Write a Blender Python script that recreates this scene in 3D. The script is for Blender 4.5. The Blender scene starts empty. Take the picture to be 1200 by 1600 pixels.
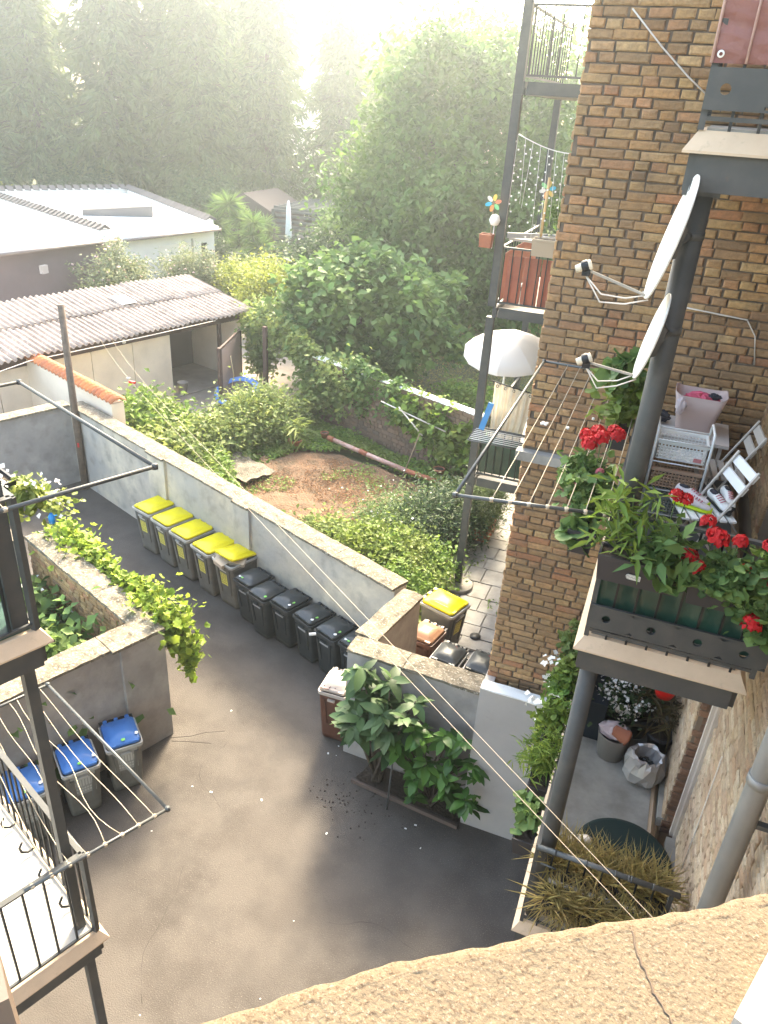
import bpy, math, random
import numpy as np
from mathutils import Matrix, Vector
rnd = random.Random(7)
sc = bpy.context.scene
C = sc.collection
R = math.radians

# ---------------------------------------------------------------- camera
cam = bpy.data.cameras.new('camera'); camo = bpy.data.objects.new('camera', cam); C.objects.link(camo)
cam.lens = 27.0; cam.sensor_width = 36.0; cam.sensor_fit = 'AUTO'; cam.clip_start = 0.02; cam.clip_end = 900
_M = np.array([[0.9978421, 0.06565926, 0.], [0.03101828, -0.47139352, 0.88137734], [0.05787058, -0.87947542, -0.47241294]])
_a = R(19.45)
_W = np.array([[math.cos(_a), -math.sin(_a), 0], [math.sin(_a), math.cos(_a), 0], [0, 0, 1]])
_Rw = _W @ _M
_cm = np.eye(4); _cm[:3, 0] = _Rw @ [1, 0, 0]; _cm[:3, 1] = _Rw @ [0, -1, 0]; _cm[:3, 2] = _Rw @ [0, 0, -1]; _cm[:3, 3] = [0, 0, 8.5]
camo.matrix_world = Matrix(_cm.tolist())
sc.camera = camo
# ---------------------------------------------------------------- light
SUN_AZ = R(-12)      # from +Y towards +X
SUN_EL = R(40)
SUN_STRENGTH = 2.0; SKY_STRENGTH = 0.15; EXPOSURE = 3.15; HAZE = 0.0036
w = bpy.data.worlds.new('World'); sc.world = w; w.use_nodes = True
nt = w.node_tree; sky = nt.nodes.new('ShaderNodeTexSky'); sky.sky_type = 'NISHITA'; sky.sun_disc = False
sky.sun_elevation = SUN_EL; sky.sun_rotation = SUN_AZ; sky.dust_density = 3.0; sky.air_density = 1.0; sky.altitude = 100
nt.links.new(sky.outputs[0], nt.nodes['Background'].inputs[0]); nt.nodes['Background'].inputs[1].default_value = SKY_STRENGTH
sl = bpy.data.lights.new('sun', 'SUN'); sl.energy = SUN_STRENGTH; sl.angle = R(12); sl.color = (1, .93, .82)
so = bpy.data.objects.new('sun', sl); C.objects.link(so)
so.rotation_euler = (R(90) - SUN_EL, 0, R(180) - SUN_AZ); so.location = (0, 20, 30)
sc.view_settings.view_transform = 'Standard'; sc.view_settings.look = 'None'; sc.view_settings.gamma = 1
sc.view_settings.exposure = EXPOSURE
sc.view_settings.use_white_balance = True; sc.view_settings.white_balance_temperature = 7700; sc.view_settings.white_balance_tint = 6
sc.render.engine = 'CYCLES'

# ---------------------------------------------------------------- materials
_mats = {}
def M(name, col, rough=.7, var=None, bump=None, metal=0, trans=0, island=0, spec=.4, col2=None, alpha=None, var2=None, place=None):
    """var=(scale, dark colour, amount); bump=(scale, strength); island = hue variation per loose piece; trans = translucent share"""
    if name in _mats: return _mats[name]
    m = bpy.data.materials.new(name); m.use_nodes = True; n = m.node_tree.nodes; L = m.node_tree.links
    b = n['Principled BSDF']; b.inputs['Roughness'].default_value = rough; b.inputs['Metallic'].default_value = metal
    b.inputs['Specular IOR Level'].default_value = spec
    tc = n.new('ShaderNodeTexCoord').outputs['Object']
    rgb = n.new('ShaderNodeRGB'); rgb.outputs[0].default_value = (*col, 1); cur = rgb.outputs[0]
    def mix(fac, a, c2):
        x = n.new('ShaderNodeMix'); x.data_type = 'RGBA'; L.new(fac, x.inputs[0]); L.new(a, x.inputs[6])
        if isinstance(c2, tuple): x.inputs[7].default_value = (*c2, 1)
        else: L.new(c2, x.inputs[7])
        return x.outputs[2]
    def ramp(v, lo, hi, mx=1.0):
        r = n.new('ShaderNodeMapRange'); L.new(v, r.inputs[0]); r.inputs[1].default_value = lo; r.inputs[2].default_value = hi; r.inputs[4].default_value = mx
        return r.outputs[0]
    if island:
        g = n.new('ShaderNodeNewGeometry').outputs['Random Per Island']; oi = n.new('ShaderNodeObjectInfo').outputs['Random']
        a = n.new('ShaderNodeMath'); a.operation = 'ADD'; L.new(g, a.inputs[0]); L.new(oi, a.inputs[1])
        f = n.new('ShaderNodeMath'); f.operation = 'FRACT'; L.new(a.outputs[0], f.inputs[0])
        if isinstance(col2, list):
            cr = n.new('ShaderNodeValToRGB'); e = cr.color_ramp; e.interpolation = 'LINEAR'
            for k, cc in enumerate(col2):
                p = k / (len(col2) - 1)
                el = e.elements[0] if k == 0 else (e.elements[1] if k == 1 else e.elements.new(p)); el.position = p; el.color = (*cc, 1)
            L.new(f.outputs[0], cr.inputs[0]); cur = cr.outputs[0]
        else:
            cur = mix(ramp(f.outputs[0], 0, 1, island), cur, col2)
    for vv in (var, var2):
        if vv:
            nz = n.new('ShaderNodeTexNoise'); nz.inputs['Scale'].default_value = vv[0]; nz.inputs['Detail'].default_value = 6; nz.inputs['Roughness'].default_value = .6
            L.new(tc, nz.inputs[0]); lo, hi = (vv[3], vv[4]) if len(vv) > 3 else (.38, .66)
            cur = mix(ramp(nz.outputs[0], lo, hi, vv[2]), cur, vv[1])
    if place: # slow variation over the place itself (soot, sun-bleaching, different branches)
        ps = n.new('ShaderNodeNewGeometry').outputs['Position']; nz = n.new('ShaderNodeTexNoise'); nz.inputs['Scale'].default_value = place[0]; nz.inputs['Detail'].default_value = 3
        L.new(ps, nz.inputs[0]); cur = mix(ramp(nz.outputs[0], .42, .62, place[2]), cur, place[1])
        if len(place) > 3:
            nz = n.new('ShaderNodeTexNoise'); nz.inputs['Scale'].default_value = place[3]; nz.inputs['Detail'].default_value = 4; L.new(ps, nz.inputs[0]); cur = mix(ramp(nz.outputs[0], .5, .68, place[5]), cur, place[4])
    L.new(cur, b.inputs['Base Color'])
    if bump:
        nz = n.new('ShaderNodeTexNoise'); nz.inputs['Scale'].default_value = bump[0]; nz.inputs['Detail'].default_value = 5
        L.new(tc, nz.inputs[0]); bp = n.new('ShaderNodeBump'); bp.inputs[0].default_value = bump[1]; bp.inputs[1].default_value = bump[2] if len(bump) > 2 else .02
        L.new(nz.outputs[0], bp.inputs['Height']); L.new(bp.outputs[0], b.inputs['Normal'])
    if trans:
        t = n.new('ShaderNodeBsdfTranslucent'); L.new(cur, t.inputs[0]); mx = n.new('ShaderNodeMixShader'); mx.inputs[0].default_value = trans
        L.new(b.outputs[0], mx.inputs[1]); L.new(t.outputs[0], mx.inputs[2]); L.new(mx.outputs[0], n['Material Output'].inputs[0])
    if alpha is not None: b.inputs['Alpha'].default_value = alpha
    _mats[name] = m; return m

asphalt = M('asphalt', (.096, .082, .071), .9, var=(1.6, (.058, .048, .041), .9, .42, .62), var2=(75, (.25, .22, .19), .8, .55, .72), bump=(70, .7, .012), place=(.45, (.098, .082, .07), .6, 2.2, (.064, .055, .048), .5))
soil = M('soil', (.17, .10, .06), .95, var=(3, (.085, .06, .035), .9), var2=(14, (.28, .13, .06), .6, .5, .7), bump=(20, .8, .05))
grassgnd = M('dry_grass_ground', (.12, .10, .05), .95, var=(1.3, (.05, .075, .025), .9), bump=(20, .6, .05))
concrete = M('concrete', (.34, .32, .29), .85, var=(3, (.19, .175, .155), .8), bump=(30, .3, .01))
yardconc = M('yard_concrete', (.4, .34, .29), .85, var=(1.5, (.28, .23, .19), .8), bump=(30, .2, .01))
plaster = M('plaster', (.43, .395, .365), .9, var=(1.6, (.24, .225, .21), .8), var2=(7, (.17, .155, .14), .5, .6, .78), bump=(9, .35, .03), place=(.9, (.27, .255, .24), .6, 3.5, (.2, .18, .16), .45))
plaster_w = M('cream_plaster', (.78, .66, .53), .9, var=(1.2, (.64, .52, .41), .6), bump=(9, .2, .02))
plaster_warm_lit = M('warm_lit_plaster', (.60, .52, .40), .9, var=(1.6, (.36, .31, .26), .8), var2=(7, (.2, .18, .15), .5, .62, .78), bump=(9, .35, .03), place=(.7, (.36, .34, .32), .8, 3.5, (.24, .21, .18), .5))  # yard wall render with warm reflected sunlight put into its base colour
coping = M('coping', (.22, .185, .135), .95, var=(7, (.085, .07, .05), .95), var2=(30, (.42, .39, .33), .85, .57, .63), bump=(25, .8, .03))
white_wall = M('white_render', (.75, .72, .68), .8, var=(1.0, (.6, .57, .53), .5))
roof_white = M('white_roof_membrane', (.8, .79, .77), .6, var=(.8, (.62, .6, .58), .5))
mortar = M('mortar', (.20, .15, .115), .95, var=(5, (.09, .07, .055), .9), bump=(40, .5, .01))
brick_m = M('brick', (.3, .17, .09), .9, island=1, col2=[(.40, .215, .095), (.50, .31, .14), (.29, .165, .085), (.60, .39, .19), (.46, .19, .095), (.38, .235, .12), (.54, .29, .125), (.22, .13, .075)], var=(25, (.16, .10, .055), .5), bump=(45, .7, .014), place=(.8, (.30, .19, .11), .5, 2.6, (.15, .105, .07), .4))
brick_pale = M('pale_brick', (.4, .3, .2), .9, island=1, col2=[(.42, .29, .18), (.5, .38, .26), (.36, .24, .16), (.55, .44, .32), (.44, .28, .18)], var=(25, (.25, .18, .12), .5), bump=(45, .6, .012))
mortar_pale = M('pale_mortar', (.2, .15, .11), .95, bump=(40, .5, .01))
metal_dark = M('dark_painted_metal', (.055, .058, .059), .55, var=(6, (.085, .083, .078), .7), var2=(14, (.13, .085, .055), .6, .66, .78), metal=0, bump=(60, .08, .003))
metal_black = M('black_metal', (.012, .013, .015), .5)
metal_grey = M('galvanised_tube', (.10, .105, .105), .45, metal=.3, var=(12, (.06, .06, .06), .6))
pipe_m = M('rain_pipe', (.22, .22, .215), .5, metal=.2, var=(3, (.3, .29, .27), .7))
cream_metal = M('cream_flashing', (.62, .47, .33), .6, var=(4, (.48, .35, .24), .6), var2=(20, (.3, .23, .17), .4, .62, .75))
white_paint = M('white_paint', (.82, .82, .8), .45)
white_pl = M('white_plastic', (.78, .77, .74), .35)
dish_m = M('dish_white', (.8, .79, .76), .4, var=(6, (.62, .59, .54), .6), var2=(25, (.4, .34, .27), .5, .64, .78))
cord_m = M('cord', (.42, .35, .26), .8)
cable_m = M('white_cable', (.62, .56, .5), .6)
green_cloth = M('green_screen_fabric', (.012, .05, .038), .28, trans=.25, var=(3, (.03, .11, .085), .6), bump=(7, .3, .03), spec=.6)
cloth_red = M('mauve_tarpaulin', (.30, .13, .115), .6, trans=.15, var=(3, (.22, .09, .08), .6), bump=(4, .9, .08))
panel_red = M('red_brown_panel', (.42, .13, .075), .6, trans=.2, var=(4, (.3, .09, .06), .6))
planter_m = M('charcoal_planter', (.035, .033, .037), .5, bump=(40, .1, .003))
terra = M('terracotta', (.38, .13, .07), .8, var=(10, (.28, .1, .06), .6))
red_pl = M('red_plastic', (.55, .012, .01), .35)
red_petal = M('red_petal', (.62, .008, .012), .6, island=.7, col2=(.42, .004, .01), trans=.15)
white_petal = M('white_petal', (.8, .78, .74), .6, trans=.2)
bark = M('bark', (.11, .085, .065), .95, var=(8, (.06, .05, .04), .8), bump=(14, .8, .04))
wood_pole = M('weathered_wood', (.16, .115, .085), .9, var=(9, (.09, .065, .05), .8), bump=(30, .4, .01))
wood_lt = M('light_wood', (.33, .24, .16), .8, var=(9, (.22, .16, .11), .6))
tile_or = M('orange_roof_tile', (.62, .22, .075), .8, island=.85, col2=(.34, .11, .055), var=(12, (.3, .14, .08), .5))
tile_gr = M('grey_roof_tile', (.085, .072, .072), .8, island=.6, col2=(.16, .135, .125), var=(5, (.1, .09, .09), .6))
sheet_m = M('fibre_cement_sheet', (.42, .33, .275), .9, island=.5, col2=(.31, .24, .20), var=(2.2, (.20, .15, .12), .75), var2=(13, (.58, .50, .43), .6, .5, .68), bump=(30, .4, .01))
mauve = M('mauve_wall', (.16, .115, .115), .85, var=(1, (.12, .085, .085), .5))
panel_cream = M('cream_panel', (.78, .66, .52), .8, var=(1.5, (.56, .46, .36), .5))
brown_dk = M('dark_brown_wood', (.10, .055, .045), .8, var=(5, (.06, .035, .03), .6))
sill_m = M('rendered_sill', (.125, .092, .058), .95, var=(420, (.07, .042, .024), .85, .54, .63), var2=(620, (.21, .17, .125), .8, .56, .66), bump=(300, .7, .003))
crack_m = M('crack', (.10, .07, .05), 1)
dark_glass = M('dark_glass', (.02, .02, .022), .15)
blue_pl = M('blue_cloth', (.05, .25, .55), .6)
def leafmat(name, a, b, trans=.38, rough=.55, pl=None): return M(name, a, rough, island=1, col2=[a, b, tuple(x * .62 for x in a), b, a], trans=trans, spec=.3, place=pl)
leaf_tree = leafmat('tree_leaf', (.075, .155, .035), (.14, .25, .06), .45, pl=(.45, (.19, .27, .07), .6, 1.1, (.05, .10, .03), .5))
leaf_con = leafmat('conifer_needles', (.10, .165, .075), (.19, .26, .10), .48, pl=(.16, (.17, .20, .06), .75, .9, (.035, .07, .035), .6))
leaf_fig = leafmat('fig_leaf', (.075, .16, .05), (.17, .29, .08), .42, pl=(1.3, (.22, .30, .08), .6))
leaf_dark = leafmat('dark_leaf', (.035, .07, .028), (.07, .12, .045), .3)
leaf_yel = leafmat('yellow_green_leaf', (.26, .31, .035), (.36, .38, .07), .4)
leaf_vine = leafmat('vine_leaf', (.22, .30, .07), (.38, .42, .13), .4, pl=(1.5, (.10, .16, .05), .7))
leaf_ivy = leafmat('ivy_leaf', (.09, .20, .035), (.24, .36, .06), .4, pl=(1.2, (.24, .26, .07), .6))
leaf_dry = leafmat('dry_grass', (.48, .35, .13), (.33, .31, .10), .45)
leaf_big = leafmat('glossy_leaf', (.05, .13, .03), (.11, .24, .045), .3, .3)
leaf_loq = leafmat('loquat_leaf', (.04, .085, .03), (.09, .16, .055), .25, .5)
leaf_ger = leafmat('geranium_leaf', (.08, .16, .045), (.16, .25, .07), .3)

# ---------------------------------------------------------------- mesh building
def rotz(a): c, s = math.cos(a), math.sin(a); return np.array([[c, -s, 0], [s, c, 0], [0, 0, 1.]])
class MB:
    def __init__(s): s.v = []; s.f = []; s.n = 0; s.sm = []
    def add(s, v, f, smooth=False):
        v = np.asarray(v, float).reshape(-1, 3); s.v.append(v); s.f += [tuple(i + s.n for i in q) for q in f]; s.sm += [smooth] * len(f); s.n += len(v); return s
    def box(s, a, b, R_=None, c=None):
        a = np.array(a, float); b = np.array(b, float)
        v = np.array([[(a, b)[i][0], (a, b)[j][1], (a, b)[k][2]] for i in (0, 1) for j in (0, 1) for k in (0, 1)])
        if R_ is not None:
            m = (a + b) / 2 if c is None else np.array(c, float); v = (v - m) @ R_.T + m
        return s.add(v, [(0, 1, 3, 2), (4, 6, 7, 5), (0, 4, 5, 1), (2, 3, 7, 6), (0, 2, 6, 4), (1, 5, 7, 3)])
    def bar(s, p, q, w_=.02, h=None, up=(0, 0, 1)):
        p = np.array(p, float); q = np.array(q, float); h = h or w_; d = q - p; l = np.linalg.norm(d); d /= l
        u = np.array(up, float)
        if abs(d @ u) > .95: u = np.array([0, 1., 0])
        x = np.cross(d, u); x /= np.linalg.norm(x); y = np.cross(x, d)
        v = [o + sx * x * w_ / 2 + sy * y * h / 2 for o in (p, q) for sx, sy in ((-1, -1), (1, -1), (1, 1), (-1, 1))]
        return s.add(v, [(0, 1, 2, 3)[::-1], (4, 5, 6, 7), (0, 1, 5, 4), (1, 2, 6, 5), (2, 3, 7, 6), (3, 0, 4, 7)])
    def tube(s, pts, r, n=8, cap=True):
        pts = [np.array(p, float) for p in pts]; k = len(pts); rr = r if hasattr(r, '__len__') else [r] * k
        V = []; prev = None
        for i, p in enumerate(pts):
            d = pts[min(i + 1, k - 1)] - pts[max(i - 1, 0)]; d = d / (np.linalg.norm(d) + 1e-9)
            if prev is None: u = np.array([0, 0, 1.]) if abs(d[2]) < .9 else np.array([1., 0, 0])
            else: u = prev
            x = u - d * (u @ d); x /= np.linalg.norm(x) + 1e-9; y = np.cross(d, x); prev = x
            for j in range(n): a = 2 * math.pi * j / n; V.append(p + rr[i] * (math.cos(a) * x + math.sin(a) * y))
        F = [(i * n + j, i * n + (j + 1) % n, (i + 1) * n + (j + 1) % n, (i + 1) * n + j) for i in range(k - 1) for j in range(n)]
        s.add(V, F, True)
        if cap and k > 1: s.f += [tuple(s.n - n * k + j for j in range(n))[::-1], tuple(s.n - n + j for j in range(n))]; s.sm += [False, False]
        return s
    def lathe(s, prof, c=(0, 0, 0), n=20, R_=None, smooth=True, sx=1, sy=1):
        V = np.array([[r * math.cos(2 * math.pi * j / n) * sx, r * math.sin(2 * math.pi * j / n) * sy, z] for r, z in prof for j in range(n)])
        if R_ is not None: V = V @ R_.T
        k = len(prof)
        return s.add(V + np.array(c, float), [(i * n + j, i * n + (j + 1) % n, (i + 1) * n + (j + 1) % n, (i + 1) * n + j) for i in range(k - 1) for j in range(n)], smooth)
    def loft(s, rings, smooth=False, caps=True):
        n = len(rings[0]); k = len(rings); V = np.concatenate([np.asarray(r, float) for r in rings])
        F = [(i * n + j, i * n + (j + 1) % n, (i + 1) * n + (j + 1) % n, (i + 1) * n + j) for i in range(k - 1) for j in range(n)]
        s.add(V, F, smooth)
        if caps: s.f += [tuple(s.n - n * k + j for j in range(n))[::-1], tuple(s.n - n + j for j in range(n))]; s.sm += [False, False]
        return s
    def prism(s, poly, z0, z1):
        return s.loft([[(x, y, z0) for x, y in poly], [(x, y, z1) for x, y in poly]])
_inv = {}
def _mesh(name, v, f, mat, sm=None):
    me = bpy.data.meshes.new(name); me.from_pydata([tuple(x) for x in v], [], f); me.update()
    if sm is not None: me.polygons.foreach_set('use_smooth', sm)
    if mat: me.materials.append(mat)
    return me
def obj(name, mb, mat, parent=None):
    """link a mesh object; coordinates are given in the space of the whole place and moved under the parent"""
    v = np.concatenate(mb.v)
    P = _inv.get(parent.name) if parent else None
    if P is not None: v = (v - P[0]) @ P[1]
    o = bpy.data.objects.new(name, _mesh(name, v, mb.f, mat, mb.sm)); C.objects.link(o)
    if parent: o.parent = parent; _inv[o.name] = P if P is not None else (np.zeros(3), np.eye(3))
    return o
def tag(o, label=None, cat=None, group=None, kind=None):
    if label: o['label'] = label
    if cat: o['category'] = cat
    if group: o['group'] = group
    if kind: o['kind'] = kind
    return o
def thing(name, label, cat, loc=(0, 0, 0), rz=0, group=None):
    o = bpy.data.objects.new(name, None); o.empty_display_size = .1; C.objects.link(o); o.location = loc; o.rotation_euler = (0, 0, rz)
    _inv[o.name] = (np.array(loc, float), rotz(rz)); return tag(o, label, cat, group)
def solo(name, mb, mat, label, cat, group=None, loc=None):
    """a thing that is one mesh, with its origin at its base"""
    v = np.concatenate(mb.v); b = np.array(loc if loc is not None else [*((v.min(0) + v.max(0)) / 2)[:2], v[:, 2].min()])
    o = bpy.data.objects.new(name, _mesh(name, v - b, mb.f, mat, mb.sm)); o.location = b; C.objects.link(o); _inv[o.name] = (b, np.eye(3))
    return tag(o, label, cat, group)
def struct(name, mb, mat, kind='structure'):
    o = obj(name, mb, mat); o['kind'] = kind; _inv[o.name] = (np.zeros(3), np.eye(3)); return o
_kids = {}
def copy_tree(o, loc=None, rz=None, label=None, scale=None):
    def rec(s, par):
        c = s.copy(); C.objects.link(c); c.parent = par
        for k in [x for x in s.children]: rec(k, c)
        return c
    c = rec(o, None)
    if loc is not None: c.location = loc
    if rz is not None: c.rotation_euler = (0, 0, rz)
    if label: c['label'] = label
    if scale: c.scale = scale
    return c

# fast leaf meshes --------------------------------------------------------
def leaf_arrays(P, size, aspect=.55, up=.5, seed=0, droop=0., fold=.25, sizevar=.35, dirs=None):
    g = np.random.default_rng(seed); n = len(P)
    nrm = g.normal(size=(n, 3)); nrm /= np.linalg.norm(nrm, axis=1)[:, None]; nrm[:, 2] = np.abs(nrm[:, 2]); nrm += np.array([0, 0, up]); nrm /= np.linalg.norm(nrm, axis=1)[:, None]
    d = g.normal(size=(n, 3)) if dirs is None else dirs + g.normal(size=(n, 3)) * .35
    d[:, 2] -= droop; d -= nrm * (d * nrm).sum(1)[:, None]; d /= np.linalg.norm(d, axis=1)[:, None] + 1e-9
    if droop > 1.5: # let leaves hang
        d[:, 2] -= 1.2; d /= np.linalg.norm(d, axis=1)[:, None]
    s = np.cross(d, nrm); s /= np.linalg.norm(s, axis=1)[:, None] + 1e-9
    L = size * (1 + g.uniform(-sizevar, sizevar, n))[:, None]; W = L * aspect / 2
    V = np.stack([P, P + d * L * .45 + s * W + nrm * W * fold, P + d * L - np.array([0, 0, 1]) * L * .12, P + d * L * .45 - s * W + nrm * W * fold], 1)
    return V.reshape(-1, 3)
def leaf_obj(name, V, mat, parent=None, extra=None):
    V = np.asarray(V); P = _inv.get(parent.name) if parent else None
    if P is not None: V = (V - P[0]) @ P[1]
    n = len(V) // 4; me = bpy.data.meshes.new(name); me.vertices.add(4 * n); me.vertices.foreach_set('co', V.astype(np.float32).ravel())
    me.loops.add(6 * n); me.polygons.add(2 * n); b = np.arange(n)[:, None] * 4
    me.loops.foreach_set('vertex_index', (b + np.array([0, 1, 2, 0, 2, 3])).astype(np.int32).ravel())
    me.polygons.foreach_set('loop_start', (np.arange(2 * n) * 3).astype(np.int32)); me.polygons.foreach_set('loop_total', np.full(2 * n, 3, np.int32))
    me.update(calc_edges=True); me.materials.append(mat)
    o = bpy.data.objects.new(name, me); C.objects.link(o)
    if name in ('blossoms',): o['kind'] = 'stuff'
    if parent: o.parent = parent; _inv[o.name] = P if P is not None else (np.zeros(3), np.eye(3))
    return o
def round_leaf_obj(name, P, size, mat, parent, seed, up=.6, lobes=.12, aspect=1.0, tilt=None):
    g = np.random.default_rng(seed); n = len(P); nr = g.normal(size=(n, 3)); nr[:, 2] = np.abs(nr[:, 2]) + up; nr /= np.linalg.norm(nr, axis=1)[:, None]
    d = g.normal(size=(n, 3)); d[:, 2] -= .4; d -= nr * (d * nr).sum(1)[:, None]; d /= np.linalg.norm(d, axis=1)[:, None]; sd = np.cross(d, nr); L = size * g.uniform(.6, 1.3, n)[:, None] / 2
    k = 10; V = [P + d * L * .1 - nr * L * .12]
    for i in range(k):
        a = 2 * math.pi * i / k; r = 1 + lobes * (1 if i % 2 else -1) + (.25 * (1 - aspect) * 2 * abs(math.cos(a)))
        if i == k // 2: r *= .45
        V.append(P + d * (L * .9 + L * r * math.cos(a)) + sd * L * r * aspect * math.sin(a) + nr * L * (.12 if i % 2 else -.02) - np.array([0, 0, 1]) * L * .15 * (1 + math.cos(a)))
    V = np.stack(V, 1).reshape(-1, 3); Q = _inv.get(parent.name) if parent else None
    if Q is not None: V = (V - Q[0]) @ Q[1]
    me = bpy.data.meshes.new(name); me.vertices.add(len(V)); me.vertices.foreach_set('co', V.astype(np.float32).ravel()); F = np.array([[0, 1 + i, 1 + (i + 1) % k] for i in range(k)])
    idx = (np.arange(n)[:, None, None] * (k + 1) + F[None]).astype(np.int32).ravel(); me.loops.add(len(idx)); me.polygons.add(n * k); me.loops.foreach_set('vertex_index', idx)
    me.polygons.foreach_set('loop_start', (np.arange(n * k) * 3).astype(np.int32)); me.polygons.foreach_set('loop_total', np.full(n * k, 3, np.int32)); me.polygons.foreach_set('use_smooth', np.ones(n * k, bool)); me.update(calc_edges=True); me.materials.append(mat)
    o = bpy.data.objects.new(name, me); C.objects.link(o)
    if parent: o.parent = parent; _inv[o.name] = Q
    return o
def clump_points(c, rad, nclump, per, rc, seed, shell=.55, zmin=None, flat=.8):
    g = np.random.default_rng(seed); c = np.array(c); rad = np.array(rad)
    u = g.normal(size=(nclump, 3)); u /= np.linalg.norm(u, axis=1)[:, None]
    t = (shell + (1 - shell) * g.random(nclump) ** .6)[:, None]
    lump = 1 + .13 * (np.sin(u[:, :1] * 5 + seed) * np.sin(u[:, 1:2] * 6 + 2 * seed) + np.sin(u[:, 2:] * 9 + seed))
    cc = c + u * rad * t * lump * (1 + g.normal(size=(nclump, 1)) * .07)
    if zmin is not None: cc[:, 2] = np.maximum(cc[:, 2], zmin + g.random(nclump) * .5)
    rr = rc * g.uniform(.6, 1.4, nclump)
    P = np.repeat(cc, per, 0) + g.normal(size=(nclump * per, 3)) * np.array([1, 1, flat]) * np.repeat(rr, per)[:, None] * .5
    if zmin is not None: P[:, 2] = np.maximum(P[:, 2], zmin)
    return P, cc
def limbs(mb, base, top, cc, r0, seed, k=14):
    g = random.Random(seed); base = np.array(base, float); top = np.array(top, float)
    n = 6; tr = [base + (top - base) * i / n + np.array([g.uniform(-1, 1), g.uniform(-1, 1), 0]) * r0 * .8 * (i > 0) for i in range(n + 1)]
    mb.tube(tr, [r0 * (1 - .75 * i / n) for i in range(n + 1)], 8)
    for q in g.sample(list(cc), min(k, len(cc))):
        s = tr[g.randint(2, n - 1)]; q = np.array(q); m = (s + q) / 2 + np.array([0, 0, .12 * np.linalg.norm(q - s)])
        mb.tube([s, m, q], [r0 * .35, r0 * .2, r0 * .05], 5, False)

# ---------------------------------------------------------------- site frames
u1 = np.array([-.928, .373, 0]); u2 = np.array([-.373, -.928, 0])     # the yard walls and left balconies run along these
def UV(o, a, b, z=None):
    p = np.array([o[0], o[1], 0.]) + a * u1 + b * u2
    if z is not None: p[2] = z
    return p

# ================================================================ SETTING
# big ground sheet, yard asphalt, garden soil
g = MB(); g.add([(-400, -60, -.03), (400, -60, -.03), (400, 500, -.03), (-400, 500, -.03)], [(0, 1, 2, 3)]); struct('ground', g, grassgnd)
g = MB(); g.add([(-16, -6, 0), (3, -6, 0), (3, 7.6, 0), (-1.1, 8, 0), (-1.1, 10.1, 0), (-2.9, 10.1, 0), (-2.9, 9.3, 0), (-12.4, 13.15, 0), (-18, 14, 0)], [tuple(range(9))]); struct('asphalt_yard', g, asphalt)
def grid(o, a, b, nx, ny, f):
    V = []; 
    for i in range(nx + 1):
        for j in range(ny + 1):
            x = o[0] + a[0] * i / nx + b[0] * j / ny; y = o[1] + a[1] * i / nx + b[1] * j / ny; V.append((x, y, f(x, y)))
    F = [(i * (ny + 1) + j, (i + 1) * (ny + 1) + j, (i + 1) * (ny + 1) + j + 1, i * (ny + 1) + j + 1) for i in range(nx) for j in range(ny)]
    m = MB(); m.add(V, F, True); return m
def bumpy(x, y, s=1.): return .05 * math.sin(1.9 * x * s + 1.1 * y) + .05 * math.sin(2.7 * y * s - .8 * x + 2) + .02 * math.sin(7.1 * x + 5.3 * y) + .015 * math.sin(11 * y - 6 * x)
gs = grid((-12.2, 13.5), (9.0, -3.62), (.0, 5.7), 90, 60, lambda x, y: .14 + bumpy(x, y) * .8); struct('garden_soil', gs, soil)
g = MB(); g.add([(-30, 12, -.01), (-11.6, 13.6, -.01), (-9.6, 19.5, -.01), (-13, 30, -.01), (-40, 45, -.01), (-45, 20, -.01)], [tuple(range(6))]); struct('neighbour_yard', g, yardconc)
# paved path beside the brick wing: irregular slabs
g = MB(); g.add([(-3.6, 10.1, .0), (-1.1, 10.1, .0), (-1.1, 24, .0), (-4.4, 24, .0), (-3.6, 14, .0)], [tuple(range(5))]); pth = struct('garden_path', g, concrete)
gk = random.Random(3)
y = 10.15
while y < 17.5:
    h = gk.uniform(.38, .6); x = -3.15 - (.25 if y > 13 else 0)
    while x < -1.15:
        ww = gk.uniform(.35, .62); x2 = min(x + ww, -1.12); m = MB(); j = lambda: gk.uniform(-.02, .02); t = .025 + gk.uniform(0, .012)
        if x2 - x > .12:
            q = [(x + .012 + j() * .5, y + .012 + j() * .5), (x2 - .012, y + .012 + j() * .5), (x2 - .012 + j() * .4, y + h - .012), (x + .012, y + h - .012 + j() * .4)]
            m.loft([[(a, b, .001) for a, b in q], [(a, b, t - .004) for a, b in q], [((a - sum(p[0] for p in q) / 4) * .97 + sum(p[0] for p in q) / 4, (b - sum(p[1] for p in q) / 4) * .97 + sum(p[1] for p in q) / 4, t) for a, b in q]])
            obj('paving_stone', m, concrete, pth)
        x = x2
    y += h

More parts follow.
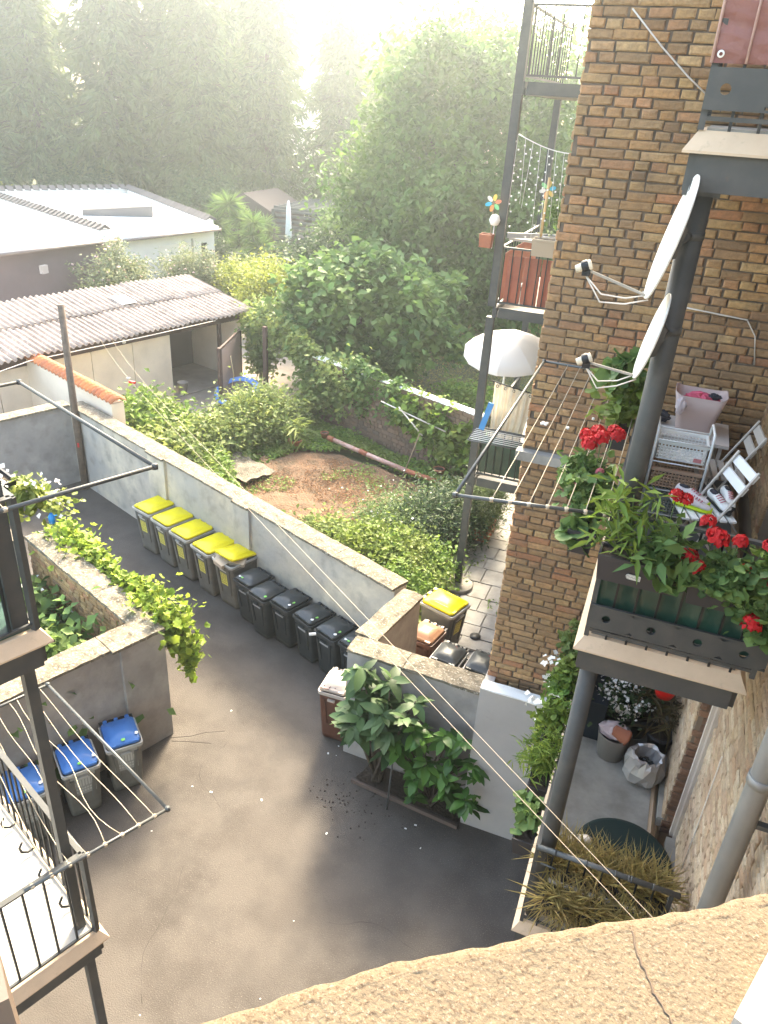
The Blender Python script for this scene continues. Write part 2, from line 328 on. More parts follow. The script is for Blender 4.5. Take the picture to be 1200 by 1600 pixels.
# ---------------------------------------------------------------- bricks
_bm = {}
def brick_geo(L, H, D, k):
    g = random.Random(k * 17 + int(L * 1000)); c = .012; j = lambda s=.005: g.uniform(-s, s)
    back = [(-L / 2, 0, -H / 2), (L / 2, 0, -H / 2), (L / 2, 0, H / 2), (-L / 2, 0, H / 2)]
    mid = [(-L / 2 + j(), -D + .008, -H / 2 + j()), (L / 2 + j(), -D + .008, -H / 2 + j()), (L / 2 + j(), -D + .008, H / 2 + j()), (-L / 2 + j(), -D + .008, H / 2 + j())]
    fr = [(-L / 2 + c + j(), -D + j(.003), -H / 2 + c + j(.003)), (L / 2 - c + j(), -D + j(.003), -H / 2 + c + j(.003)), (L / 2 - c + j(), -D + j(.003), H / 2 - c + j(.003)), (-L / 2 + c + j(), -D + j(.003), H / 2 - c + j(.003))]
    V = np.array(back + mid + fr); F = [(0, 1, 5, 4), (1, 2, 6, 5), (2, 3, 7, 6), (3, 0, 4, 7), (4, 5, 9, 8), (5, 6, 10, 9), (6, 7, 11, 10), (7, 4, 8, 11), (8, 9, 10, 11)]
    return V, F
def brick_wall(parent, o, ang, W, z0, z1, mat, pitch=.079, lens=(.26, .13, .12, .19, .24, .13, .16), seed=1, nind=300, eye=(0, 0, 8.5), skip=None, depth=.022):
    """bricks on the wall plane through o, running along angle ang (outward normal is to the right of it); returns nothing"""
    g = random.Random(seed); ca, sa = math.cos(ang), math.sin(ang); items = []
    H = pitch - .012; r = 0; z = z0
    while z < z1 - pitch * .5:
        x = -g.uniform(0, .2)
        while x < W - .04:
            L = g.choice(lens); a, b = max(x, 0), min(x + L, W)
            if b - a > .05:
                cx = (a + b) / 2; P = np.array([o[0] + ca * cx, o[1] + sa * cx, z + pitch / 2 + g.uniform(-.004, .004)])
                if not (skip and skip(cx, z)): items.append((np.linalg.norm(P - np.array(eye)) if eye is not None else 0, P, b - a, g.randint(0, 5), g.uniform(-.006, .006), g.uniform(-.012, .012)))
            x += L + .014
        z += pitch
    items.sort(key=lambda q: q[0]); R3 = rotz(ang); P0 = _inv[parent.name]
    J = MB()
    for i, (d, P, L, k, dz, tl) in enumerate(items):
        V, F = brick_geo(round(L / .03) * .03 if L > .06 else L, H, depth + abs(dz), k)
        if i < nind:
            key = (round(L / .03), k, mat.name, round(H, 4))
            if key not in _bm: _bm[key] = _mesh('brick', V, F, mat)
            ob = bpy.data.objects.new('brick', _bm[key]); C.objects.link(ob); ob.parent = parent
            l = (P - P0[0]) @ P0[1]; ob.location = l; ob.rotation_euler = (0, tl, ang)
        else: J.add(V @ R3.T + P, F)
    if J.n: obj('brick', J, mat, parent)['kind'] = 'stuff'

# brick wing (faces the camera)
wing = thing('brick_wing', 'tall brown brick wing of the apartment house behind the right balconies', 'building', (0, 7.5, 0))
m = MB(); m.box((-1.135, 7.515, 0), (1.3, 19, 13)); obj('wall', m, mortar, wing)
brick_wall(wing, (-1.15, 7.516, 0), 0, 2.25, 2.0, 10.6, brick_m, seed=4, eye=(0, 0, 8.2), skip=lambda x, z: z < 2.75 and x > 1.9 or (x < .62 and 5.22 < z < 5.36))
m = MB(); 
gB = random.Random(9)
z = .0
while z < 12:
    yy = 7.5 + gB.choice((0.0, .07))
    while yy < 12.6:
        L = gB.choice((.275, .13, .275)); V, F = brick_geo(L, .077, .022, gB.randint(0, 5)); m.add(V @ rotz(-math.pi / 2).T + np.array([-1.136, yy + L / 2, z + .046]), F); yy += L + .014
    z += .092
ob = obj('brick', m, brick_m, wing); ob['kind'] = 'stuff'; ob['label'] = 'bricks of the side that faces the garden'
m = MB(); m.box((-1.21, 7.40, 5.27), (-.55, 7.53, 5.37)); obj('ledge', m, concrete, wing)
# facade of our own house on the right (runs away from the camera)
fac = thing('brick_facade', 'pale brick facade at the right edge with a grey rain pipe and white trim', 'building', (1.2, 3, 0))
m = MB(); m.box((1.135, 1.0, 0), (2.2, 5.9, 13)); m.box((.995, 5.915, 0), (2.2, 7.6, 13)); obj('wall', m, mortar_pale, fac)
brick_wall(fac, (1.136, 5.72, 0), -math.pi / 2, 3.1, 2.35, 6.3, brick_pale, seed=11, nind=210, eye=(0.3, 3.5, 5.5))
brick_wall(fac, (.996, 7.49, 0), -math.pi / 2, 1.57, 2.35, 5.2, brick_pale, seed=12, nind=60, eye=(0, 5, 5))
brick_wall(fac, (.996, 7.49, 0), -math.pi / 2, 1.57, 5.6, 10.5, brick_m, seed=15, nind=0, eye=(0, 5, 5))
brick_wall(fac, (1.136, 5.72, 0), -math.pi / 2, 4.6, 6.3, 10, brick_pale, seed=19, nind=0, eye=(0.3, 3.5, 5.5))
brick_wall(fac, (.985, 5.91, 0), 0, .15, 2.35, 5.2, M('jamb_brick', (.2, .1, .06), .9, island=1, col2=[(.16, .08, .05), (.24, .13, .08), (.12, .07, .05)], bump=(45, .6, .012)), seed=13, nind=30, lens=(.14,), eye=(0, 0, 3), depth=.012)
m = MB(); m.box((1.09, 5.78, 2.45), (1.2, 5.895, 5.2)); m.box((1.06, 5.80, 2.45), (1.10, 5.85, 5.2)); m.box((1.09, 5.74, 2.45), (1.14, 5.76, 4.9)); obj('window_trim', m, M('pale_trim', (.55, .48, .42), .6), fac)
m = MB(); m.box((1.03, 3.0, 2.40), (1.13, 5.73, 2.50)); m.box((.93, 5.92, 2.40), (.99, 7.45, 2.52)); obj('plinth', m, concrete, fac)
m = MB(); m.tube([(.98, 3.52, 0), (.98, 3.52, 13)], .062, 20); 
for zz in (1.6, 3.4, 5.4, 7.4): m.tube([(.98, 3.52, zz), (.98, 3.52, zz + .06)], .069, 20)
pp = obj('rain_pipe', m, pipe_m, fac)
m = MB()
for zz in (2.2, 5.1, 8.2): m.box((.97, 3.50, zz), (1.13, 3.54, zz + .03)); 
obj('pipe_bracket', m, metal_grey, pp)
m = MB(); m.tube([(1.10, 5.05, 2.9), (1.10, 5.04, 3.4), (1.10, 5.06, 4.2)], .005, 6); obj('cable', m, cable_m, fac)
# window wall under the camera and its sill
win = thing('window_sill', 'cracked sunlit speckled stone window sill across the bottom right corner', 'window sill', (0, 0, 8.0))
cdir = np.array([.789, .614, 0]); cn = np.array([-.614, .789, 0])       # along the sill, outwards
edge = [(-.42, -.045), (-.25, -.022), (-.147, -.002), (-.10, .004), (-.056, .004), (0, .0), (.034, -.004), (.057, -.006), (.088, -.011), (.128, -.012), (.2, -.014), (.33, -.02)]
E0 = np.array([0, .286, 0])
def edge_off(s):
    xs = [e[0] / .789 for e in edge]; return float(np.interp(s, xs, [e[1] for e in edge]))
m = MB(); V = []; ns, ntt = 240, 60
for i in range(ns + 1):
    s = -.5 + .95 * i / ns; r = (.0007 * math.sin(61 * s) + .0005 * math.sin(143 * s + 1) + .0004 * math.sin(307 * s))
    for j in range(ntt + 1):
        if j < 14: a = j / 14 * math.pi / 2; t = edge_off(s) + r - .012 + .012 * math.sin(a); z = 8.088 + .012 * math.cos(a) - .0; t, z = edge_off(s) + r - .012 + .012 * math.cos(math.pi / 2 - a), 8.088 + .012 * math.cos(a)
        # j==0 is the top start, 13 the vertical face
        if j >= 14: t = edge_off(s) + r; z = 8.088 - .06 * (j - 13) / (ntt - 13)
        p = E0 + cdir * s + cn * t; V.append((p[0], p[1], z + (.0006 * math.sin(210 * s + 3 * j) if j < 14 else 0)))
F = [(i * (ntt + 1) + j, (i + 1) * (ntt + 1) + j, (i + 1) * (ntt + 1) + j + 1, i * (ntt + 1) + j + 1) for i in range(ns) for j in range(ntt)]
m.add(V, F, True)
V = []
for i in range(ns + 1):
    s = -.5 + .95 * i / ns; r = (.0007 * math.sin(61 * s) + .0005 * math.sin(143 * s + 1) + .0004 * math.sin(307 * s))
    for j in range(41):
        t = edge_off(s) + r - .012 - .30 * (j / 40); p = E0 + cdir * s + cn * t
        z = 8.1 + (.0012 * math.sin(17 * s + 2) * math.sin(23 * t) + .0006 * math.sin(210 * s) * (1 - j / 40)) * (j > 0) + (.0006 * math.sin(210 * s) if j == 0 else 0); V.append((p[0], p[1], z))
F = [(i * 41 + j, i * 41 + j + 1, (i + 1) * 41 + j + 1, (i + 1) * 41 + j) for i in range(ns) for j in range(40)]
m.add(V, F, True)
slab = obj('sill_slab', m, sill_m, win)
def on_sill(pts, r, name):
    m = MB(); q = []
    for (x, y) in pts: q.append((x, y, 8.1003))
    fine = []
    for a, b in zip(q[:-1], q[1:]):
        for k in range(6): t = k / 6; fine.append((a[0] + (b[0] - a[0]) * t + rnd.uniform(-.0008, .0008), a[1] + (b[1] - a[1]) * t + rnd.uniform(-.0008, .0008), 8.0998))
    m.tube(fine, [r * rnd.uniform(.6, 1.3) for _ in fine], 5); return obj(name, m, crack_m, slab)
on_sill([(.0535, .310), (.060, .292), (.068, .277), (.076, .268), (.083, .255), (.088, .240)], .0006, 'crack')
on_sill([(-.0555, .2225), (-.046, .212), (-.037, .205), (-.026, .192)], .0005, 'crack')
# brickwork of the angled window wall under the sill
ww = thing('window_wall', 'angled brick wall below the camera window, under the speckled sill', 'wall', (0, .2, 0))
m = MB(); A = np.array([1.3, .2 + 1.3 * .778, 0]); B = np.array([-1.6, .2 - 1.6 * .778, 0]); D = -cn * .3
m.loft([[tuple(A + (0, 0, 0)), tuple(B), tuple(B + D), tuple(A + D)], [tuple(A + (0, 0, 8.02)), tuple(B + (0, 0, 8.02)), tuple(B + D + (0, 0, 8.02)), tuple(A + D + (0, 0, 8.02))]]); obj('wall', m, mortar_pale, ww)
# window frame pieces beside the camera
wf = thing('window_frame', 'white painted window frame strip crossing the sill at the bottom right corner', 'window frame', (.13, .28, 8.1))
m = MB(); a = np.array([.104, .272, 8.1]); b = np.array([.130, .335, 8.1]); d = np.array([.06, -.025, 0]); m.loft([[a, b, b + d, a + d], [a + (0, 0, .012), b + (0, 0, .012), b + d + (0, 0, .012), a + d + (0, 0, .012)]]); obj('frame_strip', m, M('white_frame', (.34, .30, .26), .5), wf)
cs = thing('window_casing', 'dark brown window casing blurred at the bottom left corner', 'window frame', (-.3, .15, 8.1))
m = MB(); a = np.array([-.247, .159, 8.0]); b = np.array([-.219, .139, 8.0]); d = np.array([-.06, -.085, 0]); m.loft([[a, b, b + d, a + d], [q + (0, 0, .12) for q in (a, b, b + d, a + d)]]); obj('casing', m, M('brown_casing', (.12, .085, .065), .6), cs)

# ---------------------------------------------------------------- yard walls
def wall(name, label, A, B, th, h, mat, cap=.06, over=.045, side=1, capmat=coping, stone=1.1, piers=(), z0=0, capw=0, seed=1, cut0=0, cut1=0):
    """A->B is the visible face, the body lies to the left of it when side=1"""
    A = np.array([*A, 0.]); B = np.array([*B, 0.]); L = np.linalg.norm(B - A); d = (B - A) / L; n = np.array([-d[1], d[0], 0]) * side
    t = thing(name, label, 'wall', tuple((A + B) / 2)); m = MB()
    pr = lambda s0, s1, n0, n1, za, zb: m.loft([[A + d * s0 + n * n0 + (0, 0, za), A + d * s1 + n * n0 + (0, 0, za), A + d * s1 + n * n1 + (0, 0, za), A + d * s0 + n * n1 + (0, 0, za)], [A + d * s0 + n * n0 + (0, 0, zb), A + d * s1 + n * n0 + (0, 0, zb), A + d * s1 + n * n1 + (0, 0, zb), A + d * s0 + n * n1 + (0, 0, zb)]])
    pr(0, L, 0, th, z0, h)
    obj('wall_body', m, mat, t)
    for p0, p1 in piers:
        m = MB(); pr(p0, p1, -.06, .0, z0, h - .0005); obj('pier', m, mat, t)
    if cap:
        g = random.Random(seed); s = cut0
        while s < L - cut1 - .01:
            e = min(s + stone * g.uniform(.85, 1.15), L - cut1)
            if L - cut1 - e < .3: e = L - cut1
            m = MB(); pj = any(p0 - .05 < (s + e) / 2 < p1 + .05 for p0, p1 in piers)
            for p0, p1 in piers:
                if s < p0 < e: e = p0 - .001 if p0 - s > .2 else e
                if s <= p0 + .01 and s >= p0 - .01: e = p1; pj = True
            o = over + (.06 if pj else 0); k = 12; top = []
            q = lambda ss, nn, zz: A + d * ss + n * nn + (0, 0, zz)
            r0 = []; 
            for i in range(9): 
                ss = s + .004 + (e - s - .008) * i / 8; j = lambda a=.008: g.uniform(-a, a)
                r0.append([q(ss, -o + j(), h + .001), q(ss, th + over + j(), h + .001), q(ss, th + over + j(), h + cap * .75 + j(.004)), q(ss, th * .5, h + cap + j(.006)), q(ss, -o + j(), h + cap * .75 + j(.004))])
            m.loft(r0); obj('coping_stone', m, capmat, t); s = e
    return t
P0 = (-12.38, 13.03); P1 = (-3.02, 9.27)
lw = wall('yard_wall', 'long rendered yard wall with lichened coping behind the row of wheelie bins', P0, P1, .28, 1.92, plaster_warm_lit, piers=((3.3, 3.9), (6.15, 6.6)), seed=2, cut1=.0)
wall('end_wall', 'grey rendered wall closing the yard at the far left behind the wooden pole', (-12.38 - .373 * 9, 13.03 - .928 * 9), (-12.38, 13.03), .28, 1.92, plaster, seed=3)
wall('bin_enclosure_wall', 'low rendered enclosure wall behind the loquat bush, hiding four bins', (-3.12, 7.72), (-1.16, 7.64), .26, 1.88, plaster, seed=4, capmat=coping, stone=.9)
wall('enclosure_side_wall', 'short side wall joining the bin enclosure to the long yard wall', (-2.86, 8.02), (-2.62, 9.35), .26, 1.88, plaster, side=1, seed=5)
wwall = wall('white_wall', 'plain pale grey render wall with white metal cap below the brick wing', (-1.17, 7.2), (.12, 7.2), .14, 2.34, M('smooth_render', (.42, .39, .365), .85, var=(1.2, (.34, .315, .295), .7), var2=(5, (.3, .27, .25), .5, .62, .75), bump=(5, .15, .02)), cap=.03, over=.015, capmat=white_paint, stone=3, seed=6)
m = MB(); m.box((-1.17, 7.345, 0), (-1.05, 7.62, 2.33)); obj('return_wall', m, plaster, wwall)
Q = (-5.62, 7.02)
wall('courtyard_wall', 'rendered wall behind the blue lidded bins at the left', (Q[0] - .373 * 5, Q[1] - .928 * 5), Q, .3, 1.92, plaster, seed=7, piers=((4.35, 5.0),), side=1)
bw = wall('ivy_wall', 'brick backed wall carrying bright ivy along its coping, left of the yard', (Q[0] - .34, Q[1] - .16), (Q[0] - .928 * 3.5 - .06, Q[1] + .373 * 3.5 - .28 + .02), .3, 1.92, mortar, side=-1, seed=8)
ang = math.atan2(-u1[1], -u1[0])
brick_wall(bw, (Q[0] - .928 * 3.45 - .05, Q[1] + .373 * 3.45 - .285, 0), ang, 3.1, .2, 1.9, brick_m, seed=20, nind=150, pitch=.085)
wall('far_court_wall', 'end wall of the planted court at the left, mostly hidden by white flowers', UV(Q, 3.5, 5)[:2], UV(Q, 3.5, .3)[:2], .28, 1.92, plaster, side=1, seed=9)
g = MB(); g.add([UV(Q, .3, .3, .02), UV(Q, 3.5, .3, .02), UV(Q, 3.5, 5, .02), UV(Q, .3, 5, .02)], [(0, 1, 2, 3)]); struct('court_soil', g, M('dark_soil', (.05, .035, .025), .95, bump=(20, .8, .05)))
# tile topped cream wall
tw = wall('tiled_wall', 'cream rendered wall topped with orange roof tiles beyond the wooden pole', UV((-11.15, 12.98), 9, 0)[:2], (-11.15, 12.98), .3, 2.2, plaster_w, cap=0)
for k in range(25):
    s = 4.45 - k * .18 - .09; m = MB(); b = UV((-11.15, 12.98), s, 0); n = -u2
    ring = []
    for e in (-.078, -.05, 0, .05, .078):
        rr = []
        for q in range(7): a = math.pi * q / 6; tt = -.05 + .40 * q / 6; zz = 2.22 + .10 * math.sin(a) + .075 * math.cos(e / .078 * 1.45); rr.append(b + u1 * e + n * tt + (0, 0, zz))
        for q in range(6, -1, -1): a = math.pi * q / 6; tt = -.05 + .40 * q / 6; zz = 2.205 + .08 * math.sin(a) + .06 * math.cos(e / .078 * 1.45); rr.append(b + u1 * e + n * tt + (0, 0, zz))
        ring.append(rr)
    m.loft(ring); obj('roof_tile', m, tile_or, tw)
m = MB(); q = [UV((-11.15, 12.98), 4.5, 0), UV((-11.15, 12.98), 9, 0)]
m.loft([[q[0] + (0, 0, 2.2), q[1] + (0, 0, 2.2), q[1] - u2 * .3 + (0, 0, 2.2), q[0] - u2 * .3 + (0, 0, 2.2)], [q[0] + (0, 0, 2.34), q[1] + (0, 0, 2.34), q[1] - u2 * .3 + (0, 0, 2.34), q[0] - u2 * .3 + (0, 0, 2.34)]]); obj('cap_slab', m, plaster_w, tw)

# wooden pole
m = MB(); m.tube([(-12.02, 12.78, 0), (-12.04, 12.8, 2.2), (-12.07, 12.86, 4.3)], [.085, .08, .07], 12); pl = solo('wooden_pole', m, wood_pole, 'weathered wooden pole standing in the far left corner of the yard', 'pole')
m = MB(); m.box((-12.0, 12.69, 1.1), (-11.96, 12.71, 1.2)); obj('red_marker', m, red_pl, pl)
# concrete garden wall with white cap
gw = wall('garden_wall', 'garden back wall with white painted cap, half hidden by climbing plants', (-9.6, 19.55), (-3.7, 17.2), .2, 1.88, M('old_wall', (.2, .15, .12), .95, var=(3, (.12, .09, .07), .8), bump=(14, .6, .03)), cap=.05, over=.03, capmat=white_paint, stone=1.6, seed=10)
ang2 = math.atan2(17.2 - 19.55, -3.7 + 9.6)
brick_wall(gw, (-9.6, 19.54, 0), ang2, 6.3, .1, 1.85, M('old_brick', (.2, .13, .09), .95, island=1, col2=[(.16, .1, .07), (.22, .14, .1), (.13, .09, .07)], bump=(40, .6, .012)), seed=21, nind=0, pitch=.12)

# ================================================================ WHEELIE BINS
def rrect(w_, d, r, z, cx=0, cy=0, n=3):
    P = []
    for sx, sy, a0 in ((1, 1, 0), (-1, 1, 90), (-1, -1, 180), (1, -1, 270)):
        for k in range(n + 1): a = R(a0 + 90 * k / n); P.append((cx + sx * (w_ / 2 - r) + r * math.cos(a), cy + sy * (d / 2 - r) + r * math.sin(a), z))
    return P
def make_bin(label, group, body, lid, big=True, open_=0, sticker=None, dots=None, rim=None, lidkind='domed', graffiti=False):
    W, D, H = (.58, .70, 1.0) if big else (.48, .54, .86)
    t = thing('wheelie_bin', label, 'wheelie bin', (0, 0, 0), 0, group)
    m = MB(); k = .80
    m.loft([rrect(W * k, D * .70, .05, .03, 0, .03), rrect(W * k + .02, D * .73, .05, .12, 0, .03), rrect(W * .93, D * .90, .05, H - .13, 0, .01), rrect(W * .95, D * .92, .05, H - .04, 0, 0)], True)
    for q in (-.28, .28): m.loft([rrect(.05, .03, .01, .3, q * W * .8, -D * .4 + .03), rrect(.05, .03, .01, H - .12, q * W, -D * .455)])
    obj('body', m, body, t)
    m = MB(); m.loft([rrect(W * .97, D * .94, .05, H - .05), rrect(W, D, .05, H - .045), rrect(W, D, .05, H), rrect(W * .93, D * .93, .05, H), rrect(W * .9, D * .9, .05, H - .03)], False, False); obj('rim', m, rim or body, t)
    m = MB(); m.box((-.06, -D / 2 - .012, H - .12), (.06, -D / 2 + .02, H - .09)); obj('front_lip', m, rim or body, t)
    # lid, built closed about its hinge at the back
    m = MB(); h = .055 if big else .065
    rings = [rrect(W * .90, D * .90, .06, 0, 0, -D * .46), rrect(W * .90, D * .90, .06, .03, 0, -D * .46), rrect(W * .84, D * .82, .06, h * .75, 0, -D * .46), rrect(W * .74, D * .70, .06, h * .8, 0, -D * .47), rrect(W * .68, D * .60, .05, h + (.010 if big else .018), 0, -D * .48), rrect(.05, .05, .02, h + (.014 if big else .022), 0, -D * .48)]
    m.loft(rings, True)
    for q in ((-.3, .3) if big else (-.26, .26)): m.loft([rrect(.022, D * .42, .008, h * .8, q * W, -D * .5), rrect(.014, D * .38, .006, h + .016, q * W, -D * .5)])
    for q in (-.38, .38): m.box((q * W * .8 - .045, -D * .925, .012), (q * W * .8 + .045, -D * .87, .045))
    for q in (-.3, 0, .3): m.loft([rrect(.06, .07, .01, .015, q * W, .015), rrect(.045, .055, .01, .04, q * W, .015)])
    a = R(open_); ca, sa = math.cos(a), math.sin(a); Rx = np.array([[1, 0, 0], [0, ca, sa], [0, -sa, ca]])
    hinge = np.array([0, D * .47, H + .004]); v = np.concatenate(m.v) @ Rx.T + hinge; mm = MB(); mm.add(v, m.f); mm.sm = m.sm
    ld = obj('lid', mm, lid, t)
    m = MB(); yb = D * .5 + .045
    m.tube([(-W * .42, yb, H - .005), (W * .42, yb, H - .005)], .016, 8); 
    for q in (-.42, -.15, .15, .42): m.box((q * W - .018, D * .44, H - .03), (q * W + .018, yb + .01, H + .01))
    obj('handle', m, M('bin_black', (.02, .021, .023), .5), t)
    for s in (-1, 1):
        m = MB(); wr = .10; Rw = np.array([[0, 0, 1.], [0, 1, 0], [-1, 0, 0]])
        m.lathe([(0, -.025), (wr * .55, -.025), (wr * .6, -.02), (wr, -.022), (wr, .022), (wr * .6, .02), (wr * .55, .025), (0, .025)], (s * W * .42, D * .36, wr), 16, Rw); obj('wheel', m, M('tyre', (.02, .02, .02), .8), t)
    if sticker:
        m = MB(); y0 = -D * .452; zf = lambda z: (-D * .365 - .03 + .0) if False else None
        def fy(z): return .03 - D * .73 / 2 + ((.01 - D * .90 / 2) - (.03 - D * .73 / 2)) * (z - .12) / (H - .25)
        if sticker == 'yellow':
            z0, z1 = .50, .76; x0, x1 = -.09, .09
            m.add([(x0, fy(z0) - .012, z0), (x1, fy(z0) - .012, z0), (x1, fy(z1) - .012, z1), (x0, fy(z1) - .012, z1)], [(0, 1, 2, 3)]); st = obj('sticker', m, M('sticker_yellow', (.72, .66, .12), .5, var=(9, (.5, .45, .12), .6)), t)
            m = MB()
            g = random.Random(5)
            for r in range(6):
                zz = z1 - .03 - r * .038
                for c in range(3): xa = x0 + .02 + c * .05; m.add([(xa, fy(zz) - .015, zz), (xa + g.uniform(.02, .045), fy(zz) - .015, zz), (xa + g.uniform(.02, .045), fy(zz) - .015, zz + .018), (xa, fy(zz) - .015, zz + .018)], [(0, 1, 2, 3)])
            obj('print', m, M('print_dark', (.32, .26, .06), .6), st)
            m = MB(); m.add([(x0, fy(.80) - .013, .80), (x1, fy(.80) - .013, .80), (x1, fy(.83) - .013, .83), (x0, fy(.83) - .013, .83)], [(0, 1, 2, 3)]); obj('band', m, M('sticker_pale', (.5, .5, .47), .5), t)
        if sticker == 'emblem':
            m = MB(); s3 = M('embossed_grey', (.42, .42, .40), .6); z0, z1 = .42, .80
            m.add([(-.15, fy(z0) - .012, z0), (.15, fy(z0) - .012, z0), (.15, fy(z1) - .012, z1), (-.15, fy(z1) - .012, z1)], [(0, 1, 2, 3)]); st = obj('emblem', m, M('emblem_base', (.26, .26, .245), .6), t)
            m = MB(); g = random.Random(8)
            for kk in range(7): # three-line castle-like crest and two lines of lettering
                xa = -.12 + kk * .036; hh = (.10, .15, .12, .19, .12, .15, .10)[kk]; m.add([(xa, fy(.58) - .016, .58), (xa + .022, fy(.58) - .016, .58), (xa + .022, fy(.58 + hh) - .016, .58 + hh), (xa, fy(.58 + hh) - .016, .58 + hh)], [(0, 1, 2, 3)])
            for r in range(2):
                for kk in range(8): xa = -.13 + kk * .033; zz = .52 - r * .05; m.add([(xa, fy(zz) - .016, zz), (xa + .02, fy(zz) - .016, zz), (xa + .02, fy(zz + .03) - .016, zz + .03), (xa, fy(zz + .03) - .016, zz + .03)], [(0, 1, 2, 3)])
            obj('print', m, s3, st)
        if sticker == 'bar':
            m.box((-.10, fy(.66) - .015, .66), (.10, fy(.66) + .01, .685)); obj('label_strip', m, M('strip_grey', (.35, .36, .37), .5), t)
    if dots:
        for (x, yy, c) in dots:
            m = MB(); m.lathe([(0, .004), (.026, .004), (.028, 0)], (x * W, D * .47 - D * (.5 - yy), H + h + .012), 14); obj('dot_sticker', m, {'w': M('dot_white', (.8, .8, .78), .5), 'g': M('dot_green', (.22, .6, .12), .5), 'r': red_pl}[c], ld)
    return t
b_grey = M('bin_grey', (.115, .11, .098), .6, var=(4, (.17, .16, .14), .8), var2=(9, (.06, .058, .052), .5, .6, .75), bump=(60, .1, .002))
b_rim = M('bin_rim_grey', (.42, .41, .38), .5, var=(6, (.26, .25, .23), .6))
b_black = M('bin_charcoal', (.020, .026, .030), .42, var=(3, (.045, .052, .055), .8), var2=(16, (.09, .09, .085), .6, .6, .75), spec=.5)
l_yel = M('lid_yellow', (.86, .72, .01), .42, var=(3, (.70, .54, .01), .5), var2=(22, (.55, .48, .12), .5, .6, .72))
l_blue = M('lid_blue', (.035, .15, .44), .42, var=(4, (.05, .19, .5), .6))
b_brown = M('bin_brown', (.085, .030, .020), .5, var=(4, (.17, .07, .045), .6))
l_brown = M('lid_brown', (.40, .21, .12), .4, var=(5, (.30, .15, .09), .6))
WA = -17.5
yb_ = make_bin('grey bin with yellow lid, farthest left of the row along the yard wall', 'yellow lidded bins along the yard wall', b_grey, l_yel, True, sticker='yellow', rim=b_rim)
labs = ['grey bin with yellow lid, second from the far left end of the row', 'grey bin with yellow lid in the middle of the five by the yard wall', 'grey bin with yellow lid, just left of the overfull one']
def place(o, cx, cy, rz, label=None, new=True):
    return copy_tree(o, (cx, cy, .002), R(rz), label)
ys = [(-8.92 + .62 * i, 11.30 - .243 * i) for i in range(4)]
yb_.location = (ys[0][0], ys[0][1], .002); yb_.rotation_euler = (0, 0, R(WA))
for i in (1, 2, 3): place(yb_, ys[i][0] + rnd.uniform(-.02, .02), ys[i][1] + rnd.uniform(-.05, .04), WA + rnd.uniform(-4, 4), labs[i - 1])
yo = make_bin('overfull grey bin, its yellow lid propped open by pale rubbish', 'yellow lidded bins along the yard wall', b_grey, l_yel, True, open_=9, sticker='yellow', rim=b_rim)
m = MB(); g = random.Random(4)
for k in range(7):
    c = np.array([g.uniform(-.2, .2), g.uniform(-.3, -.05), .985]); s = g.uniform(.08, .15); m.box(c - (s, s * .7, .03), c + (s, s * .7, g.uniform(.02, .045)), R_=rotz(g.uniform(0, 3)) @ np.array([[1, 0, 0], [0, .97, -.24], [0, .24, .97]]))
obj('rubbish', m, M('cardboard_paper', (.6, .52, .42), .85, island=.6, col2=(.4, .3, .2)), yo)
yo.location = (-6.47, 10.36, .002); yo.rotation_euler = (0, 0, R(-19))
bl = make_bin('small charcoal bin next to the overfull yellow one, first of the dark row', 'charcoal bins along the yard wall', b_black, b_black, False, sticker='bar', dots=[(-.25, -.3, 'w'), (-.12, -.3, 'g')])
bl2 = make_bin('small charcoal bin pulled forward, second of the dark row', 'charcoal bins along the yard wall', b_black, b_black, False, sticker='bar', dots=[(-.3, .25, 'w'), (.36, -.3, 'g')])
bl3 = make_bin('third charcoal bin from the yellow lidded ones', 'charcoal bins along the yard wall', b_black, b_black, False, sticker='bar', dots=[(.36, -.26, 'w'), (.36, -.08, 'g')])
bl.location = (-5.93, 10.02, .002); bl2.location = (-5.50, 9.76, .002); bl3.location = (-5.03, 9.70, .002)
for o in (bl, bl2, bl3): o.rotation_euler = (0, 0, R(-21))
place(bl3, -4.49, 9.50, -25, 'charcoal bin in the dark row standing next but one to the enclosure corner')
b5 = place(bl3, -4.00, 9.30, -22, 'charcoal bin with a white paper scrap stuck in its lid')
m = MB(); m.box((-4.33, 9.02, .84), (-4.22, 9.06, .87), R_=rotz(.6)); solo('paper_scrap', m, white_pl, 'white paper scrap hanging from the lid of a charcoal bin', 'litter')
place(bl, -3.52, 9.18, -20, 'last charcoal bin, half hidden behind the enclosure corner')
# blue lids: backs against the courtyard wall, fronts facing the yard
bb = make_bin('blue lidded bin nearest the wall end, farthest right of the blue ones', 'blue lidded bins at the courtyard wall', b_grey, l_blue, False, sticker='emblem', dots=[(.0, -.32, 'g'), (.38, -.22, 'w')], rim=b_rim)
RB = 68.1
bb.location = (-5.62, 5.98, .002); bb.rotation_euler = (0, 0, R(50))
place(bb, -5.86, 5.42, 54, 'blue lidded bin, second from the wall end, behind the rack wires'); 
place(bb, -6.14, 4.80, 55, 'blue lidded bin just left of the dark balcony post')
place(bb, -6.42, 4.16, 57, 'blue lidded bin at the left picture edge behind the railing bars')
